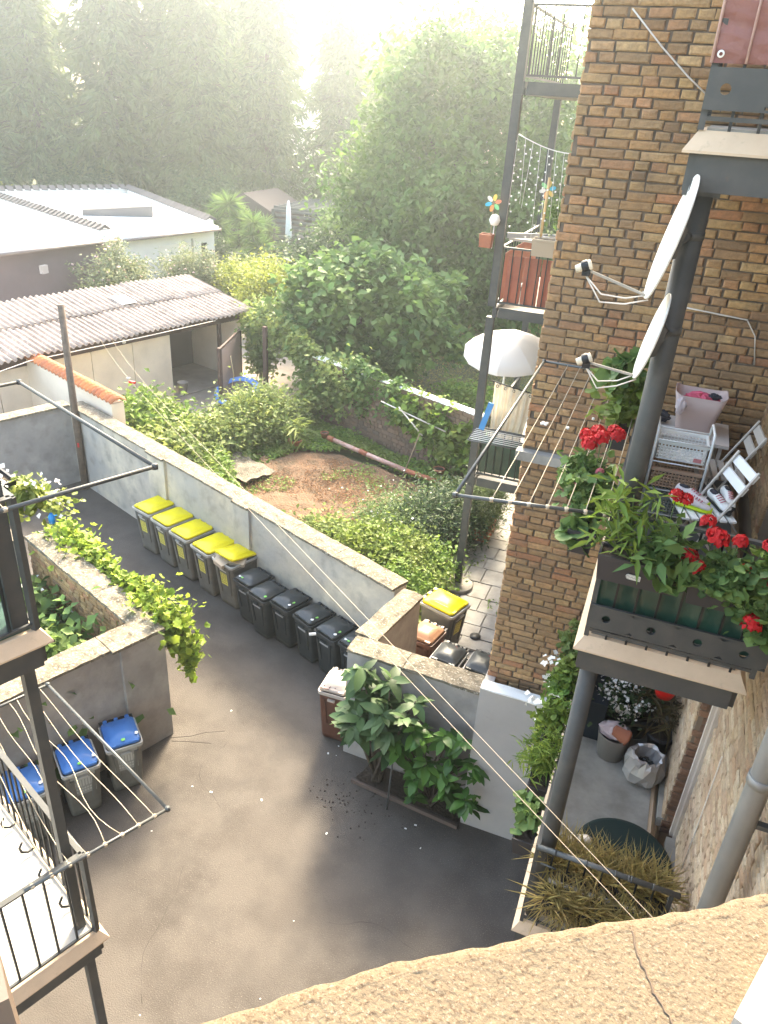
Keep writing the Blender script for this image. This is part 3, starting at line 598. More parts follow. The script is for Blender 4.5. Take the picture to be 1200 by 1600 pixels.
# enclosure
ye = make_bin('single grey bin with yellow lid inside the bin enclosure', 'bins inside the enclosure', b_grey, l_yel, True, sticker='yellow', rim=b_rim); ye.location = (-2.53, 10.62, .002); ye.rotation_euler = (0, 0, R(84))
ye.rotation_euler = (0, 0, R(72))
be = make_bin('brown bin with worn copper coloured lid inside the enclosure', 'bins inside the enclosure', b_brown, l_brown, False, rim=b_brown); be.location = (-2.52, 9.62, .002); be.rotation_euler = (0, 0, R(-12)); be.location = (-2.80, 9.60, .002)
be.location = (-2.60, 9.84, .002)
ge = make_bin('pale rimmed grey bin with red dotted lid beside the brown one in the enclosure', 'bins inside the enclosure', b_grey, b_black, False, dots=[(.1, .3, 'r')], rim=b_rim); ge.location = (-2.18, 9.32, .002); ge.rotation_euler = (0, 0, R(-8)); ge.location = (-2.10, 9.46, .002)
g2 = copy_tree(ge, (-1.56, 9.46, .002), R(-6), 'dark grey bin with red dot, rightmost in the enclosure')
bz = make_bin('brown bin with white scribbled lid outside the enclosure, beside the loquat bush', 'brown bins', b_brown, M('lid_white', (.50, .42, .36), .5, var=(5, (.38, .29, .23), .6)), False, rim=M('lid_edge', (.42, .36, .31), .5))
m = MB(); 
for pts in ([(-.16, -.2), (-.12, -.12), (-.07, -.17), (-.05, -.1)], [(-.06, -.22), (-.02, -.1), (.03, -.2), (.06, -.08)], [(-.2, -.25), (-.05, -.25)]):
    m.tube([(x, y - .0, .915 + .006) for x, y in pts], .006, 5)
obj('scribble', m, M('scribble', (.18, .04, .03), .7), bz)
bz.scale = (.92, .95, 1.13); bz.location = (-3.36, 8.0, .002); bz.rotation_euler = (0, 0, R(2))

# ================================================================ BALCONIES
def bars(parent, p, q, z0, z1, step, mat=metal_black, r=.006, name='railing_bar', sq=.014):
    p = np.array([*p[:2], 0.]); q = np.array([*q[:2], 0.]); L = np.linalg.norm(q - p); n = max(1, round(L / step)); base = None
    for i in range(n + 1):
        c = p + (q - p) * i / n
        if base is None:
            m = MB(); m.box((c[0] - sq / 2, c[1] - sq / 2, z0), (c[0] + sq / 2, c[1] + sq / 2, z1)); base = obj(name, m, mat, parent); c0 = c
        else:
            d = (c - c0) @ (_inv[parent.name][1]); o = base.copy(); C.objects.link(o); o.location = d
def slab_parts(t, c, a, b, A, B, z0, beam=.17, edge=white_paint):
    """c outer corner, directions a,b with lengths A,B; sloping metal fascia, floor, beams below"""
    c = np.array([*c, 0.]); P = lambda s, r, z: c + a * s + b * r + (0, 0, z); i = .055
    lo = [P(0, 0, z0), P(A, 0, z0), P(A, B, z0), P(0, B, z0)]; l2 = [P(0, 0, z0 + .012), P(A, 0, z0 + .012), P(A, B, z0 + .012), P(0, B, z0 + .012)]
    hi = [P(i, i, z0 + .1), P(A - i, i, z0 + .1), P(A - i, B - i, z0 + .1), P(i, B - i, z0 + .1)]
    m = MB(); m.loft([lo, l2, hi]); obj('fascia', m, cream_metal, t)
    m = MB(); j = .09; zt = z0 + .1; h2 = [P(j, j, zt), P(A - j, j, zt), P(A - j, B - j, zt), P(j, B - j, zt)]; h3 = [v + (0, 0, .012) for v in h2]; m.loft([h2, h3]); obj('floor', m, edge, t)
    m = MB(); k = .07
    for (s0, r0, s1, r1) in ((k, k, A - k, k), (k, B - k, A - k, B - k), (k, k, k, B - k), (A - k, k, A - k, B - k)):
        p, q = P(s0, r0, z0 - beam / 2), P(s1, r1, z0 - beam / 2); m.bar(p, q, .07, beam)
    obj('beam', m, metal_dark, t)
ex, ey = np.array([1., 0, 0]), np.array([0, 1., 0])
RC = (-.131, 4.30); RW, RD = 1.075, 3.18
def holed_plank(x0, x1, y0, z0, z1, holes, t, rr=.028):
    m = MB(); w_ = (x1 - x0) / len(holes)
    for k, hx in enumerate(holes):
        a, b = x0 + k * w_, x0 + (k + 1) * w_; cz = (z0 + z1) / 2; n = 16; outer = []; inner = []
        for q in range(n):
            an = 2 * math.pi * q / n; dx, dz = math.cos(an), math.sin(an); tt = min(((b if dx > 0 else a) - hx) / dx if abs(dx) > 1e-6 else 9, ((z1 if dz > 0 else z0) - cz) / dz if abs(dz) > 1e-6 else 9)
            outer.append((hx + dx * tt, cz + dz * tt)); inner.append((hx + dx * rr, cz + dz * rr))
        V = [(x, y0, z) for x, z in outer] + [(x, y0, z) for x, z in inner] + [(x, y0 + .02, z) for x, z in inner] + [(x, y0 + .02, z) for x, z in outer]
        F = [(i, (i + 1) % n, n + (i + 1) % n, n + i) for i in range(n)] + [(n + i, n + (i + 1) % n, 2 * n + (i + 1) % n, 2 * n + i) for i in range(n)] + [(2 * n + i, 2 * n + (i + 1) % n, 3 * n + (i + 1) % n, 3 * n + i) for i in range(n)]
        F = [f[::-1] for f in F]; m.add(V, F)
        # corners of the cell
        for (cxn, czn) in ((a, z0), (b, z0), (b, z1), (a, z1)):
            pass
    m.box((x0, y0 + .001, z0), (x1, y0 + .019, z0 + .012)); m.box((x0, y0 + .001, z1 - .012), (x1, y0 + .019, z1))
    return obj('holed_plank', m, metal_dark, t)
# --- right stack
def right_balcony(label, z, post_to, floor=concrete):
    t = thing('steel_balcony', label, 'balcony', (RC[0], RC[1], z), 0, 'steel balconies on the right facade')
    slab_parts(t, RC, ex, ey, RW, RD, z, edge=floor)
    m = MB(); m.tube([(.0, 4.46, post_to), (.0, 4.46, z - .17)], .062, 20); m.box((-.09, 4.37, z - .19), (.09, 4.55, z - .17)); obj('post', m, metal_dark, t)
    x0, y0 = -.07, 4.36
    m = MB(); m.bar((x0, y0, z + 1.02), (.95, y0, z + 1.02), .035, .02); m.bar((x0, y0, z + 1.02), (x0, 7.4, z + 1.02), .035, .02); m.bar((x0, y0, z + .15), (.95, y0, z + .15), .02, .02); m.bar((x0, y0, z + .15), (x0, 7.4, z + .15), .02, .02)
    m.box((x0 - .015, y0 - .015, z + .1), (x0 + .015, y0 + .015, z + 1.02)); m.box((.935, y0 - .015, z + .1), (.965, y0 + .015, z + 1.02)); obj('rail', m, metal_dark, t)
    bars(t, (x0, y0), (.95, y0), z + .1, z + 1.01, .125); bars(t, (x0, y0 + .1), (x0, 7.38), z + .15, z + 1.01, .125)
    return t
t1 = right_balcony('upper right balcony wrapped in mauve tarpaulin above the satellite dishes', 8.36, 5.48)
holed_plank(-.085, .99, 4.325, 8.545, 8.72, [.0, .33, .6, .85], t1, .024)
m = MB(); V = []; nx, nz = 50, 40
for i in range(nx + 1):
    for j in range(nz + 1):
        x = -.09 + 1.07 * i / nx; z = 8.735 + .75 * j / nz; V.append((x, 4.335 + .010 * math.sin(38 * z + 3 * x) * math.sin(7 * x + 9 * z) + .006 * math.sin(90 * z + 20 * x), z))
m.add(V, [(i * (nz + 1) + j, (i + 1) * (nz + 1) + j, (i + 1) * (nz + 1) + j + 1, i * (nz + 1) + j + 1) for i in range(nx) for j in range(nz)], True)
V = []
for i in range(61):
    for j in range(nz + 1):
        y = 4.335 + 3.0 * i / 60; z = 8.735 + .75 * j / nz; V.append((-.09 - .010 * math.sin(30 * z + 5 * y) * math.sin(5 * y), y, z))
m.add(V, [(i * (nz + 1) + j, i * (nz + 1) + j + 1, (i + 1) * (nz + 1) + j + 1, (i + 1) * (nz + 1) + j) for i in range(60) for j in range(nz)], True)
ta = obj('tarpaulin', m, cloth_red, t1)
m = MB(); m.tube([(.06, 4.325, 8.735), (.06, 4.325, 9.5)], .006, 6); m.tube([(-.088, 4.328, 8.735), (-.088, 4.328, 9.5)], .007, 6); obj('hem', m, M('hem', (.5, .33, .3), .6), ta)
for q in (-.055,): 
    m = MB(); m.lathe([(.008, -.004), (.016, -.004), (.016, .004), (.008, .004)], (q, 4.318, 8.77), 14, np.array([[1, 0, 0], [0, 0, 1.], [0, -1, 0]])); obj('eyelet', m, white_pl, ta)
t2 = right_balcony('middle right balcony with dark green screen, flower boxes and holed plank', 5.37, 2.48, M('floor_grey', (.16, .165, .165), .8, var=(3, (.1, .1, .1), .6)))
holed_plank(-.085, 1.0, 4.325, 5.555, 5.73, [.03, .31, .59, .86], t2)
m = MB(); V = []
for i in range(41):
    for j in range(13): x = -.055 + .99 * i / 40; z = 5.60 + .52 * j / 12; V.append((x, 4.385 + .006 * math.sin(23 * x + 5 * z) + .004 * math.sin(51 * x), z))
m.add(V, [(i * 13 + j, (i + 1) * 13 + j, (i + 1) * 13 + j + 1, i * 13 + j + 1) for i in range(40) for j in range(12)], True)
V = []
for i in range(81):
    for j in range(13): y = 4.39 + 2.95 * i / 80; z = 5.60 + .52 * j / 12; V.append((-.05 + .008 * math.sin(17 * y + 4 * z) + .005 * math.sin(43 * y), y, z))
m.add(V, [(i * 13 + j, i * 13 + j + 1, (i + 1) * 13 + j + 1, (i + 1) * 13 + j) for i in range(80) for j in range(12)], True)
obj('green_screen', m, green_cloth, t2)
t3 = right_balcony('lowest right balcony crowded with pots, its front rail edged by dry grass planters', 2.37, 0, concrete)
m = MB(); m.tube([(-.07, 4.33, 3.42), (1.0, 4.33, 3.42)], .022, 12); m.tube([(-.02, 4.33, 3.25), (.1, 4.30, 3.28)], .008, 6); 
for x in (.06, .3, .52, .62, .64, .8): m.tube([(x, 4.33, 3.42), (x + .012, 4.33, 3.42)], .027, 12)
obj('tube_rail', m, metal_grey, t3)
m = MB(); m.lathe([(0, 0), (.44, 0), (.44, .03), (.40, .04), (0, .04)], (.66, 5.30, 2.49), 48); solo('round_table', m, M('green_black', (.012, .03, .03), .5), 'dark green round garden table top lying on the lowest balcony floor', 'table')

# --- clothes racks
def rack(label, corners, z, ncord, sag, along=0, r=.012, mat=metal_grey, attach=None, seed=1, frac=(.12, .95)):
    c = [np.array([*p, z], float) for p in corners]; t = thing('clothes_rack', label, 'clothes rack', tuple(c[0]))
    m = MB(); m.tube([c[3], c[0]], r, 10); m.tube([c[0], c[1]], r, 10); m.tube([c[1], c[2]], r, 10); obj('frame', m, mat, t)
    m = MB()
    for q in (c[0], c[1]): m.lathe([(0, -r * 1.5), (r * 1.5, -r * 1.2), (r * 1.5, r * 1.2), (0, r * 1.5)], q, 10)
    obj('corner_joint', m, mat, t); g = random.Random(seed)
    for k in range(ncord):
        f = frac[0] + (frac[1] - frac[0]) * k / (ncord - 1); a = c[0] + (c[3] - c[0]) * f; b = c[1] + (c[2] - c[1]) * f; s = sag * g.uniform(.4, 1.3); w_ = g.uniform(-.05, .05) if sag > .05 else 0
        m = MB(); m.tube([a + (b - a) * i / 14 + np.array([w_ * math.sin(6.3 * i / 14), w_ * math.sin(9 * i / 14), -s * math.sin(math.pi * i / 14)]) for i in range(15)], .0032, 5)
        m.lathe([(.005, -.012), (r * 1.35, -.01), (r * 1.35, .01), (.005, .012)], a, 8)
        obj('cord', m, cord_m, t)
    return t
rr_ = rack('clothes rack with stretched cords reaching out from the middle right balcony', [(-.995, 4.10), (-1.04, 7.22), (-.09, 7.2), (-.09, 4.28)], 6.40, 7, .012, frac=(.24, .97))
m = MB(); m.box((-.76, 5.6, 6.385), (-.70, 5.615, 6.40), R_=rotz(.6)); m.box((-.76, 5.6, 6.385), (-.70, 5.615, 6.40), R_=rotz(-.9)); obj('peg', m, white_pl, rr_)
m = MB(); m.lathe([(0, -.008), (.011, -.008), (.011, .008), (0, .008)], (-.55, 5.6, 6.395), 8); m.lathe([(0, -.008), (.011, -.008), (.011, .008), (0, .008)], (-.40, 5.9, 6.395), 8); obj('peg', m, white_pl, rr_)
rack('clothes rack with slack cords over the blue bins, fixed to the lower left balcony', [(-2.87, 3.448), (-4.73, 4.195), (-5.05, 3.45), (-3.36, 2.45)], 3.45, 8, .1, seed=3, frac=(.1, .95), r=.014)
rack('bare clothes rack jutting from the upper left balcony above the far yard', [(-2.736, 3.505), (-4.51, 4.267), (-4.85, 3.45), (-3.14, 2.60)], 6.45, 3, .02, seed=5, frac=(.9, .99), r=.013, mat=metal_dark)

# --- left stack
def left_balcony(label, z, c, floor):
    c = np.array(c); t = thing('steel_balcony', label, 'balcony', (c[0], c[1], z), 0, 'steel balconies on the left')
    slab_parts(t, c, u1, u2, 2.9, 2.6, z, edge=floor)
    P = lambda s, r, zz: np.array([c[0], c[1], 0]) + u1 * s + u2 * r + (0, 0, zz)
    m = MB()
    for (s, r) in ((.16, .14),):
        q = P(s, r, 0); m.box((q[0] - .036, q[1] - .036, max(z - 2.88, 0)), (q[0] + .036, q[1] + .036, z - .17), R_=rotz(math.atan2(u1[1], u1[0])))
    obj('post', m, metal_dark, t)
    i = .07; m = MB()
    m.bar(P(i, i, z + 1.02), P(2.8, i, z + 1.02), .045, .015); m.bar(P(i, i, z + 1.02), P(i, 2.5, z + 1.02), .045, .015)
    m.bar(P(i, i, z + .14), P(2.8, i, z + .14), .02, .02); m.bar(P(i, i, z + .14), P(i, 2.5, z + .14), .02, .02)
    m.bar(P(i, i, z + .1), P(i, i, z + 1.02), .04, .04); obj('rail', m, metal_dark, t)
    bars(t, P(i, i, 0), P(2.8, i, 0), z + .14, z + 1.01, .13); bars(t, P(i, i, 0), P(i, 2.5, 0), z + .14, z + 1.01, .15)
    return t, P
tl, P = left_balcony('lower left balcony with bright pale floor and black bar railing', 2.37, (-3.152, 2.926), M('balcony_floor', (.5, .47, .42), .7, var=(1.5, (.40, .37, .33), .6)))
m0 = None
for k in range(6):
    m = MB(); s = .38 + k * .36; pts = [P(s, .09, 2.53), P(s, .14, 2.52), P(s, .19, 2.56), P(s, .20, 2.62), P(s, .17, 2.67)]; m.tube(pts, .011, 6); obj('curled_foot', m, metal_black, tl)
m = MB(); m.tube([P(.1, 1.3, 2.49), P(2.6, 1.35, 2.488)], .004, 4); obj('floor_joint', m, M('joint', (.3, .29, .27), .8), tl)
m = MB(); m.loft([[P(.75, .95, 2.485), P(1.05, .85, 2.485), P(1.15, 1.0, 2.485), P(.85, 1.12, 2.485)], [P(.78, .96, 2.56), P(1.02, .88, 2.56), P(1.1, 1.0, 2.56), P(.87, 1.08, 2.56)]]); solo('white_slipper', m, white_pl, 'white object with dark lining lying on the lower left balcony floor', 'shoe')
tu, P = left_balcony('upper left balcony with green screen and potted white flowers', 5.37, (-3.18, 2.93), M('floor_green', (.02, .07, .05), .4))
m = MB(); V = []
for i in range(41):
    for j in range(9): s = .09 + 2.3 * i / 40; z = 5.5 + .22 * j / 8; V.append(P(.10 + .006 * math.sin(20 * s), s, z))
m.add(V, [(i * 9 + j, (i + 1) * 9 + j, (i + 1) * 9 + j + 1, i * 9 + j + 1) for i in range(40) for j in range(8)], True)
# the thick dark upright of the upper left balcony
m = MB(); q = P(.16, .14, 0); m.box((q[0] - .05, q[1] - .05, 5.48), (q[0] + .05, q[1] + .05, 8.2), R_=rotz(math.atan2(u1[1], u1[0]))); obj('post', m, metal_dark, tu)
q = P(.26, .30, 0); 
m = MB(); m.lathe([(0, 5.49), (.05, 5.49), (.065, 5.62), (.07, 5.63), (.07, 5.645), (.055, 5.645), (.05, 5.60), (0, 5.60)], (q[0], q[1], 0), 16); sp = thing('potted_plant', 'small black pot with leafy plant at the corner of the upper left balcony', 'potted plant', (q[0], q[1], 5.49)); obj('pot', m, planter_m, sp)
LP = q

# --- far stack on the garden side of the wing
FX, FY = -2.83, 12.70
fgroup = 'steel balconies on the garden side of the wing'
for z, label, top in ((2.27, 'lowest garden side balcony with dark green railing screen and white curtain', 5.35), (5.40, 'garden side balcony with red brown railing panels and flower troughs', 8.66), (8.68, 'topmost garden side balcony with thin bars, washed out by the sun glare', 12)):
    t = thing('steel_balcony', label, 'balcony', (FX, FY, z), 0, fgroup)
    m = MB(); m.box((FX + .06, FY + .06, z), (-1.16, 16.2, z + .1)); obj('floor', m, concrete, t)
    m = MB(); m.box((FX + .12, FY + .02, z), (-1.14, FY + .09, z + .17)); m.box((FX + .02, FY, z), (FX + .09, 16.2, z + .17)); obj('beam', m, metal_dark, t)
    zb = 0 if z < 3 else z - 3.1
    m = MB(); m.box((FX - .07, FY - .01, zb), (FX + .06, FY + .11, z + .0)); 
    if z > 8: m.box((FX - .07, FY - .01, z + .0005), (FX + .06, FY + .11, 12.6))
    obj('post', m, metal_dark, t)
    m = MB(); m.box((FX - .06, 16.08, zb), (FX + .06, 16.2, z)); obj('post', m, metal_dark, t)
    m = MB(); zt = z + 1.12; m.bar((FX + .08, FY + .05, zt), (-1.16, FY + .05, zt), .04, .03); m.bar((FX + .04, FY + .08, zt), (FX + .04, 16.2, zt), .04, .03); m.bar((FX + .08, FY + .05, z + .25), (-1.16, FY + .05, z + .25), .03, .03); m.bar((FX + .04, FY + .08, z + .25), (FX + .04, 16.2, z + .25), .03, .03); obj('rail', m, metal_dark, t)
    bars(t, (FX + .1, FY + .05), (-1.2, FY + .05), z + .25, zt, .14, sq=.016); bars(t, (FX + .04, FY + .2), (FX + .04, 16.1), z + .25, zt, .22, sq=.016)
    if 5 < z < 6:
        for k in range(5):
            m = MB(); a = FX + .16 + k * .28; V = []
            m.box((a, FY + .08, z + .24), (a + .262, FY + .095, z + 1.0)); obj('panel', m, panel_red, t)
        m = MB(); m.box((FX + .055, FY + .25, z + .24), (FX + .07, 15.8, z + 1.0)); obj('panel', m, panel_red, t)
    if z < 3:
        m = MB(); m.box((FX + .10, FY + .08, z + .28), (-1.2, FY + .09, z + 1.0)); obj('green_screen', m, green_cloth, t)

# ================================================================ SHEDS AND GARAGES
S_, D_ = np.array([.29, .957, 0]), np.array([-.957, .29, 0]); EV = np.array([-12.55, 21.55, 0])
SH = lambda t, d, z: EV - S_ * t + D_ * d + (0, 0, z)
sh = thing('garden_shed', 'long shed with corrugated roof and cream panel front behind the garden', 'shed', tuple(SH(5, 1.5, 0)))
def hbox(name, parent, mat, t0, t1, d0, d1, z0, z1, f=SH):
    m = MB(); m.loft([[f(t0, d0, z0), f(t1, d0, z0), f(t1, d1, z0), f(t0, d1, z0)], [f(t0, d0, z1), f(t1, d0, z1), f(t1, d1, z1), f(t0, d1, z1)]]); return obj(name, m, mat, parent)
hbox('back_wall', sh, mauve, 0.1, 12, 2.7, 2.85, 0, 2.6)
hbox('side_wall', sh, plaster_w, 0.1, .25, .4, 2.7, 0, 2.3); hbox('floor', sh, yardconc, .25, 12, .36, 2.7, 0, .03)
hbox('inner_wall', sh, mauve, 3.0, 3.1, .5, 2.7, 0.03, 2.35)
for k in range(7): hbox('front_panel', sh, panel_cream, 2.95 + k * 1.32, 2.95 + k * 1.32 + 1.30, .35, .42, .04, 2.0)
hbox('fascia_beam', sh, brown_dk, .2, 12, .3, .42, 2.02, 2.24)
hbox('corner_post', sh, brown_dk, 1.0, 1.1, .3, .4, 0, 2.02)
gx = random.Random(2); LEN = 12.6; RWAVE = .177
for row in range(2):
    d0, d1 = (-.12, 1.62) if row == 0 else (1.5, 3.15)
    za, zb = (2.36, 2.64) if row == 0 else (2.66, 2.93)
    t = -.1
    while t < LEN - 1:
        n = 5; w_ = RWAVE * n; m = MB(); V = []; nn = n * 8; dd = gx.uniform(-.03, .03); dz = gx.uniform(-.006, .012) + (.02 if int(t / w_) % 2 else 0)
        for i in range(nn + 1):
            for j in range(5):
                tt = t + (w_ + .05) * i / nn; s = j / 4; V.append(SH(tt, d0 + (d1 - d0) * s + dd, za + (zb - za) * s + dz + .035 * math.sin(2 * math.pi * tt / RWAVE)))
        V2 = [v + (0, 0, -.012) for v in V]; F = [(i * 5 + j, (i + 1) * 5 + j, (i + 1) * 5 + j + 1, i * 5 + j + 1) for i in range(nn) for j in range(4)]
        m.add(V + V2, F + [(nn * 5 + 5 + a, nn * 5 + 5 + b, nn * 5 + 5 + c, nn * 5 + 5 + d)[::-1] for a, b, c, d in F] + [(i * 5, i * 5 + (nn + 1) * 5, (i + 1) * 5 + (nn + 1) * 5, (i + 1) * 5) for i in range(nn)], True)
        o = obj('roof_sheet', m, sheet_m, sh); t += w_
m = MB(); m.loft([[SH(3.1, 1.6, 2.74), SH(3.6, 1.6, 2.74), SH(3.6, 2.2, 2.85), SH(3.1, 2.2, 2.85)], [SH(3.1, 1.6, 2.755), SH(3.6, 1.6, 2.755), SH(3.6, 2.2, 2.865), SH(3.1, 2.2, 2.865)]]); obj('roof_patch', m, white_pl, sh)
m = MB(); m.tube([SH(1.6, -.15, 2.3), SH(4, -.17, 2.28), SH(7.6, -.2, 2.3), SH(8.5, -.25, 2.2), SH(10, -.3, 2.25)], .012, 6); obj('gutter_cable', m, cable_m, sh)
m = MB(); m.lathe([(0, 0), (.07, 0), (.07, .05), (0, .05)], SH(4.6, .28, 2.12), 12, np.array([[.957, 0, .29], [-.29, 0, .957], [0, 1, 0]])); obj('wall_lamp', m, white_pl, sh)
# gate frame in front of the shed opening
gt = thing('netted_gate', 'brown framed mesh gate standing in front of the open end of the shed', 'gate', (-12.2, 19.4, 0))
m = MB(); a, b = np.array([-12.0, 18.75, 0]), np.array([-12.6, 20.9, 0]); m.box(a - (.05, .05, 0), a + (.05, .05, 1.9)); m.box(b - (.04, .04, 0), b + (.04, .04, 1.85)); m.bar(a + (0, 0, 1.85), b + (0, 0, 1.85), .06); m.bar(a + (0, 0, .2), b + (0, 0, .2), .04); obj('gate_frame', m, brown_dk, gt)
m = MB(); m.loft([[a + (0, 0, .25), b + (0, 0, .25), b + (.03, 0, .25), a + (.03, 0, .25)], [a + (0, 0, 1.8), b + (0, 0, 1.8), b + (.03, 0, 1.8), a + (.03, 0, 1.8)]]); obj('mesh_panel', m, M('gate_mesh', (.35, .26, .24), .8, alpha=.75), gt)
m = MB(); m.tube([a + (.0, .6, 1.5), a + (.06, .65, .9), a + (0, .55, .4)], .015, 5); solo('garden_hose', m, M('hose', (.65, .5, .3), .6), 'pale yellow hose hanging on the netted gate by the trampoline', 'hose')
tr = thing('trampoline', 'small blue rimmed trampoline leaning by the netted gate', 'trampoline', (-11.7, 19.2, 0))
Rt = np.array([[1, 0, 0], [0, .93, -.36], [0, .36, .93]])
m = MB(); m.lathe([(.50, .0), (.52, .03), (.68, .03), (.70, 0), (.68, -.03), (.52, -.03), (.5, 0)], (-11.72, 19.2, .5), 36, Rt); obj('blue_rim', m, M('rim_blue', (.10, .28, .72), .5), tr)
m = MB(); m.lathe([(0, 0), (.51, 0)], (-11.72, 19.2, .5), 30, Rt); obj('jumping_mat', m, M('mat_dark', (.10, .08, .07), .8), tr)
for q in (0, 1, 2, 3): 
    m = MB(); an = .6 + q * 1.57; c = np.array([-11.72 + .6 * math.cos(an), 19.2 + .55 * math.sin(an), 0]); m.tube([c, c + (0, 0, .5 + .22 * math.sin(an))], .018, 6); obj('leg', m, white_paint, tr)
m = MB(); m.lathe([(.0, 0), (.13, 0), (.17, .3), (.18, .31), (.16, .31), (.12, .03), (0, .03)], (*SH(2.4, .6, .04)[:2], .04), 16); solo('bucket', m, M('bucket_grey', (.4, .36, .33), .6), 'small bucket standing inside the open end of the shed', 'bucket')

def garage(name, label, A, B, Cc, Dd, z, par, wallm, zw=0):
    """A,B eave ends (B farther), Cc,Dd far corners"""
    A, B, Cc, Dd = [np.array([*q, 0.]) for q in (A, B, Cc, Dd)]
    t = thing(name, label, 'garage', tuple((A + B) / 2)); ctr = (A + B + Cc + Dd) / 4; zz = lambda q, h: q + (0, 0, h)
    ins = lambda q, k=.05: q + (ctr - q) * k
    m = MB(); w4 = [ins(q, .045) for q in (A, B, Cc, Dd)]; m.loft([[zz(q, 0) for q in w4], [zz(q, z - .1) for q in w4]]); obj('wall', m, wallm, t)
    m = MB(); m.loft([[zz(q, z - .1) for q in (A, B, Cc, Dd)], [zz(q, z) for q in (A, B, Cc, Dd)]]); obj('roof', m, roof_white, t)
    m = MB(); m.tube([zz(A + (B - A) * -.0, z - .12) + (.1, -.02, 0), zz(B, z - .12) + (.1, 0, 0)], .06, 8); obj('gutter', m, M('gutter_brown', (.2, .15, .13), .6), t)
    for p, q, k in par:
        p, q = np.array([*p, 0.]), np.array([*q, 0.]); d = q - p; L = np.linalg.norm(d); d /= L; n = np.array([-d[1], d[0], 0])
        m = MB(); m.loft([[zz(p - n * .12, z), zz(q - n * .12, z), zz(q + n * .12, z), zz(p + n * .12, z)], [zz(p - n * .12, z + .28), zz(q - n * .12, z + .28), zz(q + n * .12, z + .28), zz(p + n * .12, z + .28)]]); obj('parapet', m, white_wall, t)
        cnt = int(L / .42)
        for i in range(cnt):
            c = p + d * (i + .5) * L / cnt; h = L / cnt * .36; rng = []
            for e in (-h, h):
                dz = .03 if e > 0 else .0; rng.append([c + d * e - n * .30 + (0, 0, z + .30 + dz), c + d * e + (0, 0, z + .46 + dz), c + d * e + n * .26 + (0, 0, z + .26 + dz), c + d * e + n * .26 + (0, 0, z + .22 + dz), c + d * e + (0, 0, z + .36 + dz), c + d * e - n * .26 + (0, 0, z + .22 + dz)])
            m = MB(); m.loft(rng); obj('ridge_tile', m, tile_gr, t)
    return t
g1 = garage('garage', 'near garage at left with white roof, dark mauve wall and grey ridge tiles', (-23.6, 21.8), (-22.35, 27.35), (-33.4, 32.2), (-36, 26), 2.8, [((-33.4, 32.2), (-22.6, 27.25), 0)], mauve)
m = MB(); m.box((-22.95, 23.6, 1.85), (-22.80, 23.9, 2.15)); obj('wall_vent', m, M('vent_grey', (.4, .35, .33), .6), g1)
g2_ = garage('garage', 'white garage behind with white roof, slim dark window and long tiled parapet', (-22.1, 27.6), (-20.75, 32.85), (-31.4, 40.2), (-35, 33.6), 2.8, [((-21.1, 32.75), (-31.4, 40.1), 0), ((-31.5, 40.0), (-35.0, 33.8), 0)], white_wall)
def on_g(t, u, z0, u1_, z1, mat, name, dx=.03):
    A, B = np.array([-22.1, 27.6]), np.array([-20.75, 32.85]); A = A + (np.array([-27.3, 33.5]) - A) * .045; B = B + (np.array([-27.3, 33.5]) - B) * .045; d = (B - A); p = A + d * u; q = A + d * u1_; n = np.array([d[1], -d[0]]) / np.linalg.norm(d) * dx
    m = MB(); m.loft([[(*p, z0), (*q, z0), (*(q + n), z0), (*(p + n), z0)], [(*p, z1), (*q, z1), (*(q + n), z1), (*(p + n), z1)]]); return obj(name, m, mat, t)
on_g(g2_, .36, 0, .72, 2.2, M('roller_door', (.74, .68, .6), .6), 'garage_door'); on_g(g2_, .84, .9, .90, 2.1, dark_glass, 'window', .035); on_g(g2_, .725, 0, .74, 2.35, M('drain', (.3, .28, .27), .6), 'drain_pipe', .06)
m = MB(); q = np.array([-27.2, 31.2, 2.8]); m.loft([[q, q + (2.6, 1.9, 0), q + (1.9, 2.9, 0), q + (-.7, 1.0, 0)], [q + (0, 0, .25), q + (2.6, 1.9, .5), q + (1.9, 2.9, .5), q + (-.7, 1.0, .25)]]); obj('roof_hatch', m, M('hatch', (.12, .11, .11), .5), g2_)
# dark shed with pergola, far garden
ds = thing('dark_shed', 'dark pitched shed with a slatted dark pergola in the far garden', 'shed', (-24, 45, 0))
m = MB(); m.box((-27.5, 43.2, 0), (-23.6, 47.5, 2.2)); m.loft([[(-27.5, 43.2, 2.2), (-23.6, 43.2, 2.2), (-25.5, 43.2, 3.1)], [(-27.5, 47.5, 2.2), (-23.6, 47.5, 2.2), (-25.5, 47.5, 3.1)]]); obj('wall', m, M('shed_dark', (.055, .035, .035), .8), ds)
for k in range(9): m = MB(); y0 = 43.3 + k * .62; m.box((-23.5, y0, 2.42), (-18.6, y0 + .16, 2.58)); obj('slat', m, M('pergola_dark', (.05, .06, .065), .6), ds)
for k in range(6): m = MB(); m.box((-23.4, 43.22, .5 + k * .3), (-20.2, 43.26, .66 + k * .3)); obj('slat', m, M('pergola_dark', (.05, .06, .065), .6), ds)
m = MB(); m.box((-23.55, 43.1, 0), (-23.4, 43.25, 2.4)); m.box((-18.8, 43.1, 0), (-18.6, 43.25, 2.4)); m.box((-23.5, 43.1, 2.3), (-18.6, 43.2, 2.42)); obj('pergola_frame', m, M('pergola_dark', (.05, .06, .065), .6), ds)
m = MB(); m.box((-23, 43.6, 0), (-20.5, 44.8, .9)); obj('bench', m, M('bench_dark', (.05, .055, .06), .6), ds)
pu = thing('closed_parasol', 'closed white parasol standing in front of the dark pergola', 'parasol', (-22.0, 42.3, 0))
m = MB(); m.lathe([(.03, .9), (.17, .95), (.2, 1.2), (.15, 2.0), (.12, 2.7), (.05, 3.05), (0, 3.1)], (-22.0, 42.3, 0), 14); obj('canopy', m, white_paint, pu)
